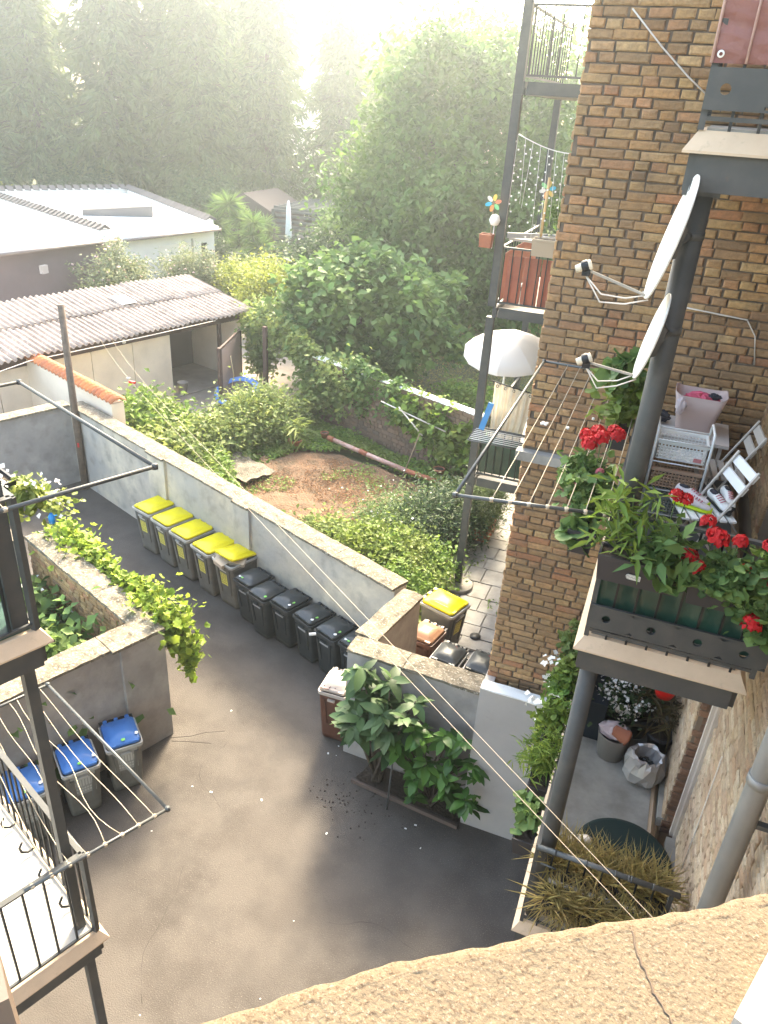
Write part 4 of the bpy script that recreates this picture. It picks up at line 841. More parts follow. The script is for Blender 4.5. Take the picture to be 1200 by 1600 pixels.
m = MB(); m.tube([(-22, 42.3, 0), (-22, 42.3, .95)], .03, 8); obj('pole', m, white_paint, pu)
fw = thing('far_white_house', 'low white flat roofed house behind the dark pergola', 'house', (-27, 60, 0))
m = MB(); m.box((-33, 58, 0), (-20, 66, 2.9)); obj('wall', m, white_wall, fw); m = MB(); m.box((-33.3, 57.7, 2.9), (-19.7, 66.3, 3.15)); obj('roof', m, roof_white, fw)
for k in range(3): m = MB(); m.box((-31 + k * 4, 57.95, 1), (-29.8 + k * 4, 58.0, 2.1)); obj('window', m, dark_glass, fw)
# rows of houses beyond the trees, seen as glints between branches
gh = random.Random(6)
for k, (x, y, w_, h, c, lab) in enumerate([(-88, 72, 26, 10, (.72, .58, .36), 'tall yellow apartment house far left behind the conifers'), (-58, 88, 24, 11, (.78, .72, .62), 'pale cream apartment house behind the tall conifers'), (-31, 98, 22, 10, (.70, .5, .3), 'ochre apartment house seen between conifers in the middle'), (-6, 104, 22, 10, (.8, .76, .7), 'whitish apartment house behind the large leafy tree')]):
    t = thing('apartment_house', lab, 'building', (x, y, 0)); mt = M('house_%d' % k, c, .85, var=(.4, tuple(v * .85 for v in c), .5))
    m = MB(); m.box((x - w_ / 2, y, 0), (x + w_ / 2, y + 10, h)); obj('wall', m, mt, t)
    m = MB(); m.loft([[(x - w_ / 2 - .4, y - .4, h), (x + w_ / 2 + .4, y - .4, h), (x + w_ / 2 + .4, y + 10.4, h), (x - w_ / 2 - .4, y + 10.4, h)], [(x - w_ / 2 - .4, y + 4.8, h + 4), (x + w_ / 2 + .4, y + 4.8, h + 4), (x + w_ / 2 + .4, y + 5.2, h + 4), (x - w_ / 2 - .4, y + 5.2, h + 4)]]); obj('roof', m, M('roof_red', (.3, .14, .09), .8), t)
    base = None
    for r in range(int(h // 3)):
        for q in range(int(w_ // 3)):
            m = MB(); xa = x - w_ / 2 + 1 + q * 3; z = 1 + r * 3; m.box((xa, y - .06, z), (xa + 1.2, y + .0 - .001, z + 1.6))
            if base is None: base = obj('window', m, M('window_glass', (.06, .07, .08), .2), t); b0 = (xa, z)
            else: o = base.copy(); C.objects.link(o); o.location = (xa - b0[0], 0, z - b0[1])

# ================================================================ TREES
def tree(label, base, c, rad, n, per, rc, size, mat, seed, r0=.2, droop=.6, zmin=.3, name='broadleaf_tree', cat='tree', group=None, top=None, aspect=.55, shell=.5):
    t = thing(name, label, cat, tuple(base), 0, group); P, cc = clump_points(c, rad, n, per, rc, seed, shell, zmin)
    leaf_obj('crown', leaf_arrays(P, size, aspect, .5, seed, droop), mat, t)
    m = MB(); limbs(m, base, top or (c[0], c[1], c[2] + rad[2] * .4), cc, r0, seed, 18); obj('trunk', m, bark, t); return t
tree('huge leafy tree with hanging bright green foliage filling the middle of the picture', (-9.6, 31.5, 0), (-8.6, 31.2, 5.6), (4.5, 4.2, 5.7), 330, 200, 1.05, .27, leaf_tree, 1, .38, 1.1, .7)
tree('leafy tree of the far right garden rising behind the garden side balconies', (-2.8, 38, 0), (-2.4, 38, 5.5), (5, 4.5, 5.5), 300, 110, 1.6, .28, leaf_tree, 2, .35, 1.0, 1.0)
tree('wide fig tree with light green leaf tips beyond the garden wall', (-9.0, 22.6, 0), (-9.1, 22.7, 2.35), (2.75, 2.1, 2.0), 210, 120, .52, .27, leaf_fig, 3, .1, .2, .2, 'fig_tree', aspect=.75)
tree('round clipped hedge bush beside the dark pergola', (-17.2, 39.6, 0), (-17.3, 39.4, 1.7), (1.7, 1.5, 1.5), 130, 70, .6, .16, leaf_tree, 5, .08, .1, .1, 'garden_bush', 'bush')
tree('dark green bush mass in front of the closed parasol', (-17.2, 33.6, 0), (-17.2, 33.6, .6), (2.4, 2.2, .75), 120, 80, .8, .2, leaf_dark, 6, .08, .2, .1, 'garden_bush', 'bush')
tree('dark bush between the fig tree and the large tree', (-12.9, 29.3, 0), (-13, 29.3, 1.7), (2.0, 2.2, 1.8), 160, 80, .8, .2, leaf_dark, 7, .08, .2, .1, 'garden_bush', 'bush')
tree('yellow green shrub just behind the right end of the corrugated roof', (-14.2, 26.4, 0), (-14.3, 26.6, 1.3), (1.5, 1.6, 1.25), 130, 80, .6, .15, leaf_yel, 8, .05, .2, .1, 'garden_bush', 'bush')
tree('yellow green hedge shrub by the yucca plants', (-16.8, 29.8, 0), (-16.9, 29.8, 1.1), (1.4, 1.8, 1.1), 110, 80, .6, .15, leaf_yel, 9, .05, .2, .1, 'garden_bush', 'bush')
tree('grey green bush in front of the netted fence by the white garage', (-18.6, 30.6, 0), (-18.6, 30.6, .8), (1.3, 1.5, .75), 90, 70, .6, .15, leaf_vine, 10, .05, .2, .1, 'garden_bush', 'bush')
for k, (x, y, lab) in enumerate([(-21.2, 25.9, 'pale pink flowering oleander before the mauve and white garages'), (-19.7, 28.9, 'smaller oleander before the white garage door')]):
    t = thing('oleander', lab, 'shrub', (x, y, 0)); P, cc = clump_points((x, y, 1.35), (1.35 - k * .3, 1.5 - k * .2, 1.2 - k * .25), 110, 60, .45, 30 + k, .4, .1)
    leaf_obj('foliage', leaf_arrays(P, .2, .3, .4, 30 + k, -.4), M('oleander_leaf', (.16, .19, .09), .6, island=1, col2=[(.16, .19, .09), (.26, .28, .14)], trans=.3), t)
    P2 = P[::38] + np.array([0, 0, .12]); leaf_obj('blossoms', leaf_arrays(P2, .11, .9, .8, 40, 0), M('pink_petal', (.75, .5, .48), .6, trans=.2), t)
# yuccas
for k, (x, y, s, lab) in enumerate([(-22.9, 38.2, 1.25, 'taller yucca left of the closed parasol'), (-20.6, 36.2, 1.05, 'spiky yucca in front of the dark shed'), (-22.0, 40.5, .8, 'yucca nearest the closed parasol'), (-24.6, 39.0, 1.1, 'yucca next to the white garage corner')]):
    t = thing('yucca', lab, 'plant', (x, y, 0), 0, 'yuccas by the garages'); gy = np.random.default_rng(50 + k); P = []; Dd = []
    for h in (1.9, 1.4, .8, 2.5):
        c = np.array([x + gy.normal() * .3, y + gy.normal() * .3, h * s]); n = 150; d = gy.normal(size=(n, 3)); d /= np.linalg.norm(d, axis=1)[:, None]; d[:, 2] = np.abs(d[:, 2]) * .9 - .1; P.append(np.repeat(c[None], n, 0)); Dd.append(d)
    leaf_obj('leaves', leaf_arrays(np.concatenate(P), .75 * s, .07, .1, k, 0, dirs=np.concatenate(Dd) * 3), leaf_fig, t)
    m = MB(); m.tube([(x, y, 0), (x + .05, y, 2.2 * s)], [.12, .08], 7); obj('trunk', m, bark, t)
t = thing('cypress_shrub', 'small dark cypress beside the white garage corner', 'shrub', (-21.9, 34.6, 0)); P, cc = clump_points((-21.9, 34.6, .95), (.42, .42, 1.0), 60, 60, .3, 60, .4, .05); leaf_obj('foliage', leaf_arrays(P, .12, .4, .2, 60, -.5), leaf_dark, t); m = MB(); m.tube([(-21.9, 34.6, 0), (-21.9, 34.6, 1.4)], .05, 6); obj('trunk', m, bark, t)
# wire fence
t = thing('wire_fence', 'low pale metal fence behind the cypress at the white garage', 'fence', (-21.5, 36.0, 0))
for k in range(5): m = MB(); m.tube([(-22.6 + k * .9, 35.2 + .3 * k, 0), (-22.6 + k * .9, 35.2 + .3 * k, 1.2)], .03, 6); obj('post', m, cable_m, t)
for z in (.3, .6, .9, 1.15): m = MB(); m.tube([(-22.6, 35.2, z), (-19.0, 36.4, z)], .014, 5); obj('rail', m, cable_m, t)
# conifers: three meshes shared by copies
def conifer_mesh(seed, H, Rm):
    g = np.random.default_rng(seed); P = []; Dr = []; m = MB(); z = 3.0 if seed == 71 else 1.6; thin = .62 if seed == 71 else .85
    m.tube([(0, 0, 0), (.05, .05, H * .5), (0, 0, H)], [.27, .18, .03], 7)
    while z < H - .3:
        f = (1 - z / H); Rr = Rm * (.22 + .78 * f ** .75); nb = 7 if f > .2 else 5; a0 = g.random() * 6.28
        for b in range(nb):
            if g.random() < .16: continue
            a = a0 + b * 6.283 / nb + g.normal() * .18; L = Rr * (g.uniform(.45, 1.25) if g.random() < .8 else g.uniform(1.1, 1.5)); d = np.array([math.cos(a), math.sin(a), 0]); sd = np.array([-d[1], d[0], 0]); up = .28 * f
            m.tube([(0, 0, z), tuple(d * L * .5 + (0, 0, z + up * L * .2 - .05 * L)), tuple(d * L + (0, 0, z - .16 * L))], [.045, .03, .01], 4, False)
            ns = int(6.5 * L * thin) + 3; s = g.uniform(.12, 1.02, ns)[:, None]
            c = d * L * s + np.array([0, 0, z]) + np.array([0, 0, 1]) * (up * .3 * L * np.sin(s * 3.1) - .17 * L * s ** 2)
            sp = (g.random((ns, 1)) - .5) * L * .75 * (1.12 - s); c = c + sd * sp
            for q in range(4):
                P.append(c + g.normal(size=c.shape) * .10 - np.array([0, 0, .08 * q])); Dr.append(d * .8 + sd * np.sign(sp) * .5 + np.array([0, 0, -.75]) * np.ones((ns, 1)))
        z += g.uniform(.3, .42)
    return np.concatenate(P), np.concatenate(Dr), m
cons = []
for s, H, Rm in ((1, 19, 3.5), (2, 22, 3.8), (3, 16, 3.2)):
    P, Dr, m = conifer_mesh(70 + s, H, Rm); t = thing('spruce_tree', '', 'tree', (0, 0, 0), 0, 'tall spruces beyond the garages')
    leaf_obj('crown', leaf_arrays(P, .66, .24, .3, s, .3, dirs=Dr), leaf_con, t); obj('trunk', m, bark, t); cons.append(t)
spots = [(-47, 43, 1, 1.0, 'tall spruce at the far left picture edge, behind the near garage'), (-43.5, 46.5, 0, 1.0, 'drooping spruce second from the left edge, with a bare lower trunk'), (-39, 49, 2, 1.25, 'spruce above the skylight of the white garage roof'),
    (-36.5, 52, 0, 1.1, 'dense spruce behind the corner of the white garage roof'), (-33, 50.5, 1, .92, 'bright green spruce whose skirt reaches the parapet tiles'), (-29.5, 53.5, 1, .85, 'spruce left of the dark pitched shed'), (-25.5, 57, 2, 1.0, 'dark spruce rising behind the dark shed roof'),
    (-21.5, 56.5, 0, .72, 'spruce above the slatted pergola'), (-17, 58, 1, .60, 'spruce between the pergola and the large leafy tree'), (-51, 54, 1, 1.1, 'spruce in the second row at the far left'), (-28, 65, 1, .7, 'pale distant spruce over the low white house'), (-12, 62, 0, .62, 'faint spruce behind the large leafy tree'), (-37, 62, 0, 1.2, 'distant spruce in the second row, left of centre')]
used = set()
for k, (x, y, i, s, lab) in enumerate(spots):
    if i not in used: used.add(i); o = cons[i]; o.location = (x, y, 0); o['label'] = lab
    else: o = copy_tree(cons[i], (x, y, 0), None, lab)
    o.rotation_euler = (0, 0, k * 1.3); o.scale = (s, s, s)
# low growth below the conifers
for k, (x, y, rx, rz_, lab) in enumerate([(-38, 44, 3.5, 1.6, 'undergrowth bush behind the parapet of the white garage'), (-30, 46.5, 3, 1.8, 'brownish bush mass at the foot of the spruces, left of the dark shed'), (-44, 39.5, 3, 1.4, 'bright yellow green bush at the far left behind the roof tiles'), (-12.5, 46, 4, 2.8, 'dark bush mass below the large leafy tree'), (-6, 44, 4, 2.6, 'dark hedge at the back of the far right garden')]):
    tree(lab, (x, y, 0), (x, y, rz_ * .8), (rx, 1.8, rz_), 150, 60, 1.0, .26, [leaf_dark, leaf_con, leaf_yel, leaf_dark, leaf_dark][k], 80 + k, .1, .3, .1, 'garden_bush', 'bush')
if 0: tree('mid green tree filling the gap behind the dark shed and the low white house', (-24, 70, 0), (-24, 70, 9), (9, 4, 8), 300, 60, 2.2, .5, leaf_con, 90, .3, .6, 2)
if 0: tree('pale far tree closing the view behind the garages', (-55, 66, 0), (-55, 66, 8), (12, 4, 7), 300, 60, 2.2, .5, leaf_con, 91, .3, .6, 2)

# ================================================================ GARDEN PLANTS AND THINGS
def scatter_poly(poly, n, seed):
    g = np.random.default_rng(seed); p = np.array(poly, float); lo, hi = p.min(0), p.max(0); out = []
    while len(out) < n:
        q = lo + (hi - lo) * g.random((n * 2, 2)); ins = np.zeros(len(q), bool); j = len(p) - 1
        for i in range(len(p)):
            c = ((p[i, 1] > q[:, 1]) != (p[j, 1] > q[:, 1])) & (q[:, 0] < (p[j, 0] - p[i, 0]) * (q[:, 1] - p[i, 1]) / (p[j, 1] - p[i, 1] + 1e-12) + p[i, 0]); ins ^= c; j = i
        out += list(q[ins])
    return np.array(out[:n])
def patchy(q, sc_, th, seed=0): return (np.sin(q[:, 0] * sc_ + seed) * np.sin(q[:, 1] * sc_ * 1.2 + 2 * seed) + .5 * np.sin(q[:, 0] * sc_ * 2.7 + 1) * np.sin(q[:, 1] * sc_ * 2.3)) > th
def cover(name, label, poly, n, size, mat, seed, h=.25, z=.15, up=.8, aspect=.7, patch=None, droop=.2):
    q = scatter_poly(poly, n, seed)
    if patch is not None: q = q[patchy(q, patch[0], patch[1], seed)]
    g = np.random.default_rng(seed + 1); hh = (h * (.6 + .4 * np.sin(q[:, 0] * 3.1 + q[:, 1] * 1.7))) * g.random(len(q)) ** .7
    P = np.c_[q, z + hh]; o = leaf_obj(name, leaf_arrays(P, size, aspect, up, seed, droop), mat); o['kind'] = 'stuff'
    if label: o['label'] = label
    return o
# strip between the yard wall and the bare soil
cover('ground_cover', 'ivy and creeping green along the garden side of the yard wall', [(-11.6, 13.3), (-3.2, 9.9), (-2.9, 10.6), (-4.2, 11.7), (-6.6, 12.7), (-8.5, 13.9), (-9.6, 15.1), (-11.3, 15.6)], 20000, .10, leaf_ivy, 101, .6, .15, aspect=.8)
cover('ground_cover', 'low green creeping plants at the back of the soil patch', [(-9.8, 15.3), (-8.8, 15.6), (-8.4, 16.9), (-7.3, 17.5), (-4.3, 16.4), (-4.0, 17.0), (-9.3, 19.2)], 9000, .09, leaf_ivy, 102, .18, .15, aspect=.8)
cover('ground_cover', 'sparse weeds over the orange brown soil', [(-9.5, 14.2), (-4.5, 12), (-4, 16.5), (-8, 17.4)], 5000, .07, leaf_ivy, 103, .06, .16, patch=(1.6, .45))
cover('straw_litter', 'orange dry needles and leaf litter on the bare soil', [(-9.3, 14.3), (-5.2, 12.3), (-4.3, 16.3), (-8, 17.2)], 9000, .09, M('litter', (.36, .17, .07), .9, island=1, col2=[(.36, .17, .07), (.45, .25, .12), (.22, .10, .05), (.30, .19, .09)]), 104, .02, .155, .3, .15, patch=(1.1, -.35))
cover('grass', 'patchy dry grass of the far garden behind the garden wall', [(-8, 20.5), (-2.5, 18.5), (-2.5, 36), (-14, 36)], 26000, .12, leaf_dry, 105, .10, .0, .1, .15, droop=-.8)
cover('grass', 'weeds between the path slabs beside the brick wing', [(-3.4, 10.2), (-1.2, 10.2), (-1.2, 16), (-3.4, 16)], 1400, .07, leaf_ivy, 106, .07, .03, patch=(2.3, .55))
cover('grass', 'short weeds around the yuccas and the white garage', [(-30, 28), (-17, 22), (-13, 30), (-16, 44), (-28, 46)], 12000, .2, leaf_dry, 107, .2, .0, .1, .15, droop=-.8)
def bush(label, c, rad, ncl, per, rc, size, mat, seed, name='garden_bush', aspect=.6, droop=.1, zmin=.1, cat='bush', fl=None):
    t = thing(name, label, cat, (c[0], c[1], zmin)); P, cc = clump_points(c, rad, ncl, per, rc, seed, .45, zmin); leaf_obj('foliage', leaf_arrays(P, size, aspect, .6, seed, droop), mat, t)
    m = MB(); g = random.Random(seed)
    for q in g.sample(list(cc), min(10, len(cc))): m.tube([(c[0] + g.uniform(-.05, .05), c[1] + g.uniform(-.05, .05), zmin), ((c[0] + q[0]) / 2, (c[1] + q[1]) / 2, (zmin + q[2]) / 2 + .1), tuple(q)], [.02, .014, .005], 5, False)
    obj('stem', m, bark, t)
    if fl is not None: leaf_obj('blossoms', leaf_arrays(P[::fl[0]] + np.array([0, 0, .05]), fl[1], .9, 1, seed, 0), fl[2], t)
    return t
bush('grey green herb bush at the right of the soil patch', (-4.5, 14.0, .35), (1.05, 1.0, .36), 110, 80, .5, .09, leafmat('herb_leaf', (.11, .19, .06), (.20, .28, .09)), 111, aspect=.35, fl=(60, .05, white_petal))
bush('darker bushy shrub left of the garden steel post, by the planter box', (-3.75, 14.4, .5), (.75, 1.0, .5), 100, 80, .5, .10, leaf_dark, 112, aspect=.35)
bush('rosemary like shrub standing in a low box behind the steel post', (-3.05, 15.0, .75), (.55, .55, .65), 70, 80, .3, .11, leafmat('rosemary_leaf', (.10, .15, .05), (.17, .22, .08)), 113, aspect=.2, droop=-1)
m = MB(); m.box((-3.5, 14.6, .0), (-2.7, 14.64, .3)); m.box((-3.5, 15.3, .0), (-2.7, 15.34, .3)); m.box((-3.5, 14.64, 0), (-3.46, 15.3, .3)); m.box((-2.74, 14.64, 0), (-2.7, 15.3, .3)); solo('planter_box', m, terra, 'low brown planter box edging around the shrub behind the steel post', 'planter')
bush('lime green leafy plant right of centre next to the yard wall end', (-4.6, 12.5, .4), (.75, .7, .4), 60, 70, .4, .12, leafmat('lime_leaf', (.16, .24, .04), (.26, .33, .07), .4), 114)
bush('bright green bush just behind the enclosure corner of the yard wall', (-3.6, 12.2, .35), (.65, 1.0, .4), 90, 90, .4, .09, leaf_ivy, 115)
bush('leafy plants with reddish stems in the middle of the wall border', (-5.6, 12.6, .3), (.7, .5, .28), 60, 70, .4, .11, leaf_vine, 116)
bush('tall leafy shrub with dark centre near the tiled wall end', (-11.0, 14.4, .5), (.9, .7, .42), 90, 80, .5, .15, leaf_vine, 117)
bush('leafy shrub overgrowing the blue plastic sheet in the corner', (-12.1, 15.2, .7), (.8, 1.0, .6), 70, 70, .5, .16, leaf_ivy, 118)
bush('shrub in front of the trampoline and netted gate', (-10.5, 15.9, .4), (.8, .7, .35), 70, 80, .55, .14, leaf_vine, 119)
bush('arching creeper covered mound at the left of the potted plant', (-9.9, 17.3, .7), (.9, .9, .6), 120, 80, .5, .12, leaf_vine, 120)
# climbing plants over the garden wall
def climber(label, pts, n, size, mat, seed, th=.35, aspect=.85, hang=.3, name='climbing_plant', nofoot=False):
    t = thing(name, label, 'climbing plant', tuple(pts[0][:2]) + (0,)); g = np.random.default_rng(seed); pts = np.array(pts, float); k = len(pts) - 1
    i = g.integers(0, k, n); f = g.random((n, 1)); P = pts[i] * (1 - f) + pts[i + 1] * f; w_ = (.5 + .5 * np.sin(P[:, :1] * 3.7 + P[:, 1:2] * 2.9 + P[:, 2:] * 4)) * .7 + .3
    P = P + g.normal(size=(n, 3)) * np.array([th, th, th * .8]) * .5 * w_; P[:, 2] -= g.random(n) ** 2 * hang; P[:, 2] = np.maximum(P[:, 2], .12)
    low = pts[:, 2].min() - .3 if nofoot else .1
    if nofoot: round_leaf_obj('leaves', P, size, mat, t, seed, lobes=.16)
    else: leaf_obj('leaves', leaf_arrays(P, size, aspect, .5, seed, .8), mat, t)
    m = MB(); m.tube([p + np.array([g.normal() * .03, g.normal() * .03, -.05]) for p in pts], .018, 5)
    for q in range(0 if nofoot else 6): a = pts[g.integers(0, k)]; m.tube([(a[0], a[1] - .03, low), (a[0] + .05, a[1] - .05, low * .4 + a[2] * .6), tuple(a)], .012, 5)
    obj('stem', m, bark, t); return t
W0, W1 = np.array([-9.6, 19.5]), np.array([-3.7, 17.15])
wl = lambda s, z, o=-.12: (*(W0 + (W1 - W0) * s + np.array([-.37, -.93]) * -o * -1), z)
climber('pale green vine blanketing the left part of the garden wall', [(-12.2, 21.6, 2.4), (-10.9, 20.6, 2.3), wl(.0, 2.2), wl(.1, 1.4), wl(.05, .7), wl(.15, 1.9), wl(.22, 1.2), wl(.28, 1.9)], 9000, .15, leaf_vine, 130, .75, hang=.8)
climber('dark green ivy tumbling over the white cap of the garden wall', [wl(.3, 2.15), wl(.36, 1.6), wl(.42, 2.1), wl(.5, 1.8), wl(.57, 1.95)], 4200, .14, leaf_fig, 131, .4, hang=.9)
climber('broad leaved climber covering the right end of the garden wall', [wl(.55, 1.5), wl(.65, 1.75), wl(.72, 1.1), wl(.8, 1.7), wl(.88, .9), wl(.95, 1.7), wl(1, 1.0), wl(.78, .5)], 6500, .17, leaf_ivy, 132, .5, .9, hang=.6)
climber('leafy vine hanging from the shed corner over the brown post', [(-12.3, 21.7, 2.2), (-12.0, 20.9, 2.2), (-11.9, 20.9, 1.4), (-11.9, 21.2, 1.0)], 3000, .14, leaf_vine, 133, .6, hang=.6)
# bright ivy on the court wall
iv = [UV(Q, s, -.05 + .04 * math.sin(5 * s), 1.98) for s in (-.02, .5, 1.0, 1.5, 2.0, 2.5, 3.0, 3.4)]
climber('bright yellow green ivy creeping along the court wall coping', [p + (.12, .12, .02) for p in iv], 2300, .10, leafmat('bright_ivy', (.16, .27, .03), (.34, .42, .06), .4), 134, .34, .9, hang=.25, nofoot=True)
climber('tail of ivy hanging down at the corner of the court wall', [(-5.5, 7.12, 1.95), (-5.42, 7.2, 1.6), (-5.38, 7.25, 1.2), (-5.25, 7.3, 1.75)], 300, .10, leafmat('bright_ivy', (.16, .27, .03), (.34, .42, .06)), 135, .16, .9, hang=.25, nofoot=True)
# poles, posts, pots in the garden
t = thing('garden_post', 'brown square post half hidden by the pale vine', 'post', (-11.3, 20.2, 0)); m = MB(); m.box((-11.36, 20.14, 0), (-11.24, 20.26, 2.3)); obj('post', m, brown_dk, t)
m = MB(); m.tube([(-7.97, 17.7, .30), (-6.3, 17.1, .28), (-5.4, 16.8, .27)], .06, 12); t = thing('plastic_pipe', 'long reddish pipe with pale stretch lying along the foot of the garden wall', 'pipe', (-6.2, 17.0, .2)); obj('pipe', m, M('pipe_pale', (.55, .38, .33), .5, var=(5, (.4, .15, .1), .7)), t)
for a_, b_, r_ in (((-5.4, 16.8, .27), (-4.35, 16.55, .25), .062), ((-8.0, 17.71, .30), (-7.8, 17.64, .30), .07), ((-6.9, 17.32, .29), (-6.65, 17.22, .285), .066)): m = MB(); m.tube([a_, b_], r_, 12); obj('sleeve', m, terra, t)
def pot(label, x, y, z, r, h, mat=terra, name='plant_pot', plant=None, seed=1, leafs=140, size=.14, spread=.25, lm=None, droop=.2, aspect=.4, ph=.3):
    t = thing(name, label, 'potted plant' if plant else 'plant pot', (x, y, z)); m = MB()
    m.lathe([(0, 0), (r * .72, 0), (r * .95, h * .82), (r * 1.06, h * .82), (r * 1.08, h), (r * .94, h), (r * .9, h * .9)], (x, y, z), 18); obj('pot', m, mat, t)
    m = MB(); m.lathe([(0, h * .88), (r * .92, h * .88)], (x, y, z), 14); obj('soil', m, M('dark_soil', (.05, .035, .025), .95), t)
    if plant: P, cc = clump_points((x, y, z + h + ph), (spread, spread, ph), 20, leafs // 20 + 1, spread * .6, seed, .3, z + h * .9); leaf_obj('foliage', leaf_arrays(P, size, aspect, .4, seed, droop), lm or leaf_fig, t)
    return t
pot('terracotta pot with long leaved plant on the green back of the soil patch', -8.6, 16.9, .15, .17, .28, plant=1, lm=leaf_vine, size=.34, aspect=.16, spread=.3, ph=.25, leafs=120, droop=.3)
pot('small terracotta pot at the left end of the reddish pipe', -8.2, 17.9, .15, .11, .2)
pot('terracotta pot below the broad leaved climber', -4.62, 17.05, .15, .14, .26)
m = MB(); m.tube([(-5.45, 16.6, .1), (-5.2, 17.0, 1.25)], .014, 6); solo('wooden_stake', m, wood_lt, 'thin wooden stake leaning before the climber', 'stake')
m = MB(); m.tube([(-6.6, 17.9, 1.55), (-4.6, 17.2, 1.35)], .02, 6); m.tube([(-6.0, 17.6, 1.6), (-5.2, 17.25, 1.1)], .02, 6); solo('support_rod', m, cable_m, 'pale metal rods supporting the climber on the garden wall', 'rod')
g = grid((-9.9, 14.9), (1.3, -.55), (.3, .9), 14, 12, lambda x, y: .28 + .05 * math.sin(4 * x) * math.cos(5 * y) + .02 * math.sin(17 * x + 11 * y)); solo('stone_slab', g, coping, 'pale weathered stone slab between creeping plants left of the soil', 'stone')
def crumple(c, r, seed, sq=(1, 1, .6), n=14):
    g = random.Random(seed); m = MB(); V = []; k = 10
    for i in range(k + 1):
        for j in range(n): th = math.pi * i / k; ph = 2 * math.pi * j / n; rr = r * (1 + g.uniform(-.22, .22)); V.append((c[0] + rr * sq[0] * math.sin(th) * math.cos(ph), c[1] + rr * sq[1] * math.sin(th) * math.sin(ph), c[2] + rr * sq[2] * math.cos(th)))
    m.add(V, [(i * n + j, (i + 1) * n + j, (i + 1) * n + (j + 1) % n, i * n + (j + 1) % n) for i in range(k) for j in range(n)]); return m
solo('blue_bag', crumple((-10.15, 16.3, .5), .17, 3), M('turquoise_plastic', (.03, .35, .5), .5), 'turquoise plastic bag lying among the creepers', 'bag')
solo('plastic_sheet', crumple((-12.75, 15.7, .5), .42, 5), M('navy_sheet', (.05, .09, .15), .45), 'dark blue plastic sheet bundled in the corner behind the yard wall', 'sheet')
m = MB(); m.lathe([(0, .01), (.30, .01), (.32, .05), (.30, .075), (0, .075)], (-2.83, 12.68, .02), 28); solo('post_footing', m, concrete, 'round pale concrete footing under the garden steel post', 'footing')
m = MB(); m.lathe([(0, .0), (.10, .0), (.10, .02), (0, .02)], (-2.05, 11.2, .04), 16); solo('drain_cover', m, metal_black, 'small round drain grate in the path by the brick wing', 'drain')
m = MB(); m.box((-2.4, 10.75, .02), (-1.25, 10.85, .10)); m.box((-2.4, 10.5, .02), (-1.25, 10.6, .07)); solo('stone_step', m, concrete, 'low pale stone step between path and bin enclosure', 'step')
for k, lab in enumerate(['rusty metal rod rack leaning below the large leafy tree']):
    m = MB(); m.tube([(-8.0, 27.5, 0), (-8.0, 27.5, 1.4), (-7.2, 27.3, 1.4), (-7.2, 27.3, 0)], .03, 6); solo('metal_frame', m, metal_dark, 'small dark metal frame on the far lawn by the fig tree', 'frame')
bush('small bush on the dry lawn left of the white parasol', (-5.3, 22.2, .4), (.9, .8, .5), 50, 60, .4, .14, leaf_ivy, 140, zmin=0)

WE0, WE1 = (0.135, 0.590, 7.75), (0.117, 0.580, 7.75)
m = MB(); m.tube([WE1, WE0, (WE0[0] + .18, WE0[1] - .23, 7.745), (WE0[0] + .26, WE0[1] - .33, 7.74)], .006, 6); solo('line_bracket', m, metal_grey, 'thin bracket under the window sill holding the washing lines', 'bracket')
# washing lines from the shed to our house
for k, (a, b, lab) in enumerate([((-14.0, 16.6, 2.38), WE0, 'upper of two long white washing lines crossing the yard'), ((-14.2, 16.4, 2.36), WE1, 'lower of two long white washing lines crossing the yard, with a red clip')]):
    a = np.array(a); b = np.array(b); m = MB(); m.tube([a + (b - a) * i / 24 + (0, 0, -.12 * math.sin(math.pi * i / 24)) for i in range(25)], [.0024 - .0019 * i / 24 for i in range(25)], 5); wl_ = solo('washing_line', m, cord_m, lab, 'washing line', loc=tuple(a))
    if k: c = a + (b - a) * .60 + (0, 0, -.12 * math.sin(math.pi * .6)); m = MB(); m.box(c - (.03, .012, .012), c + (.05, .012, .012)); obj('clip', m, red_pl, wl_); m = MB(); m.lathe([(.018, -.005), (.025, 0), (.018, .005)], c + (-.12, .1, 0), 10); obj('ring', m, white_pl, wl_)

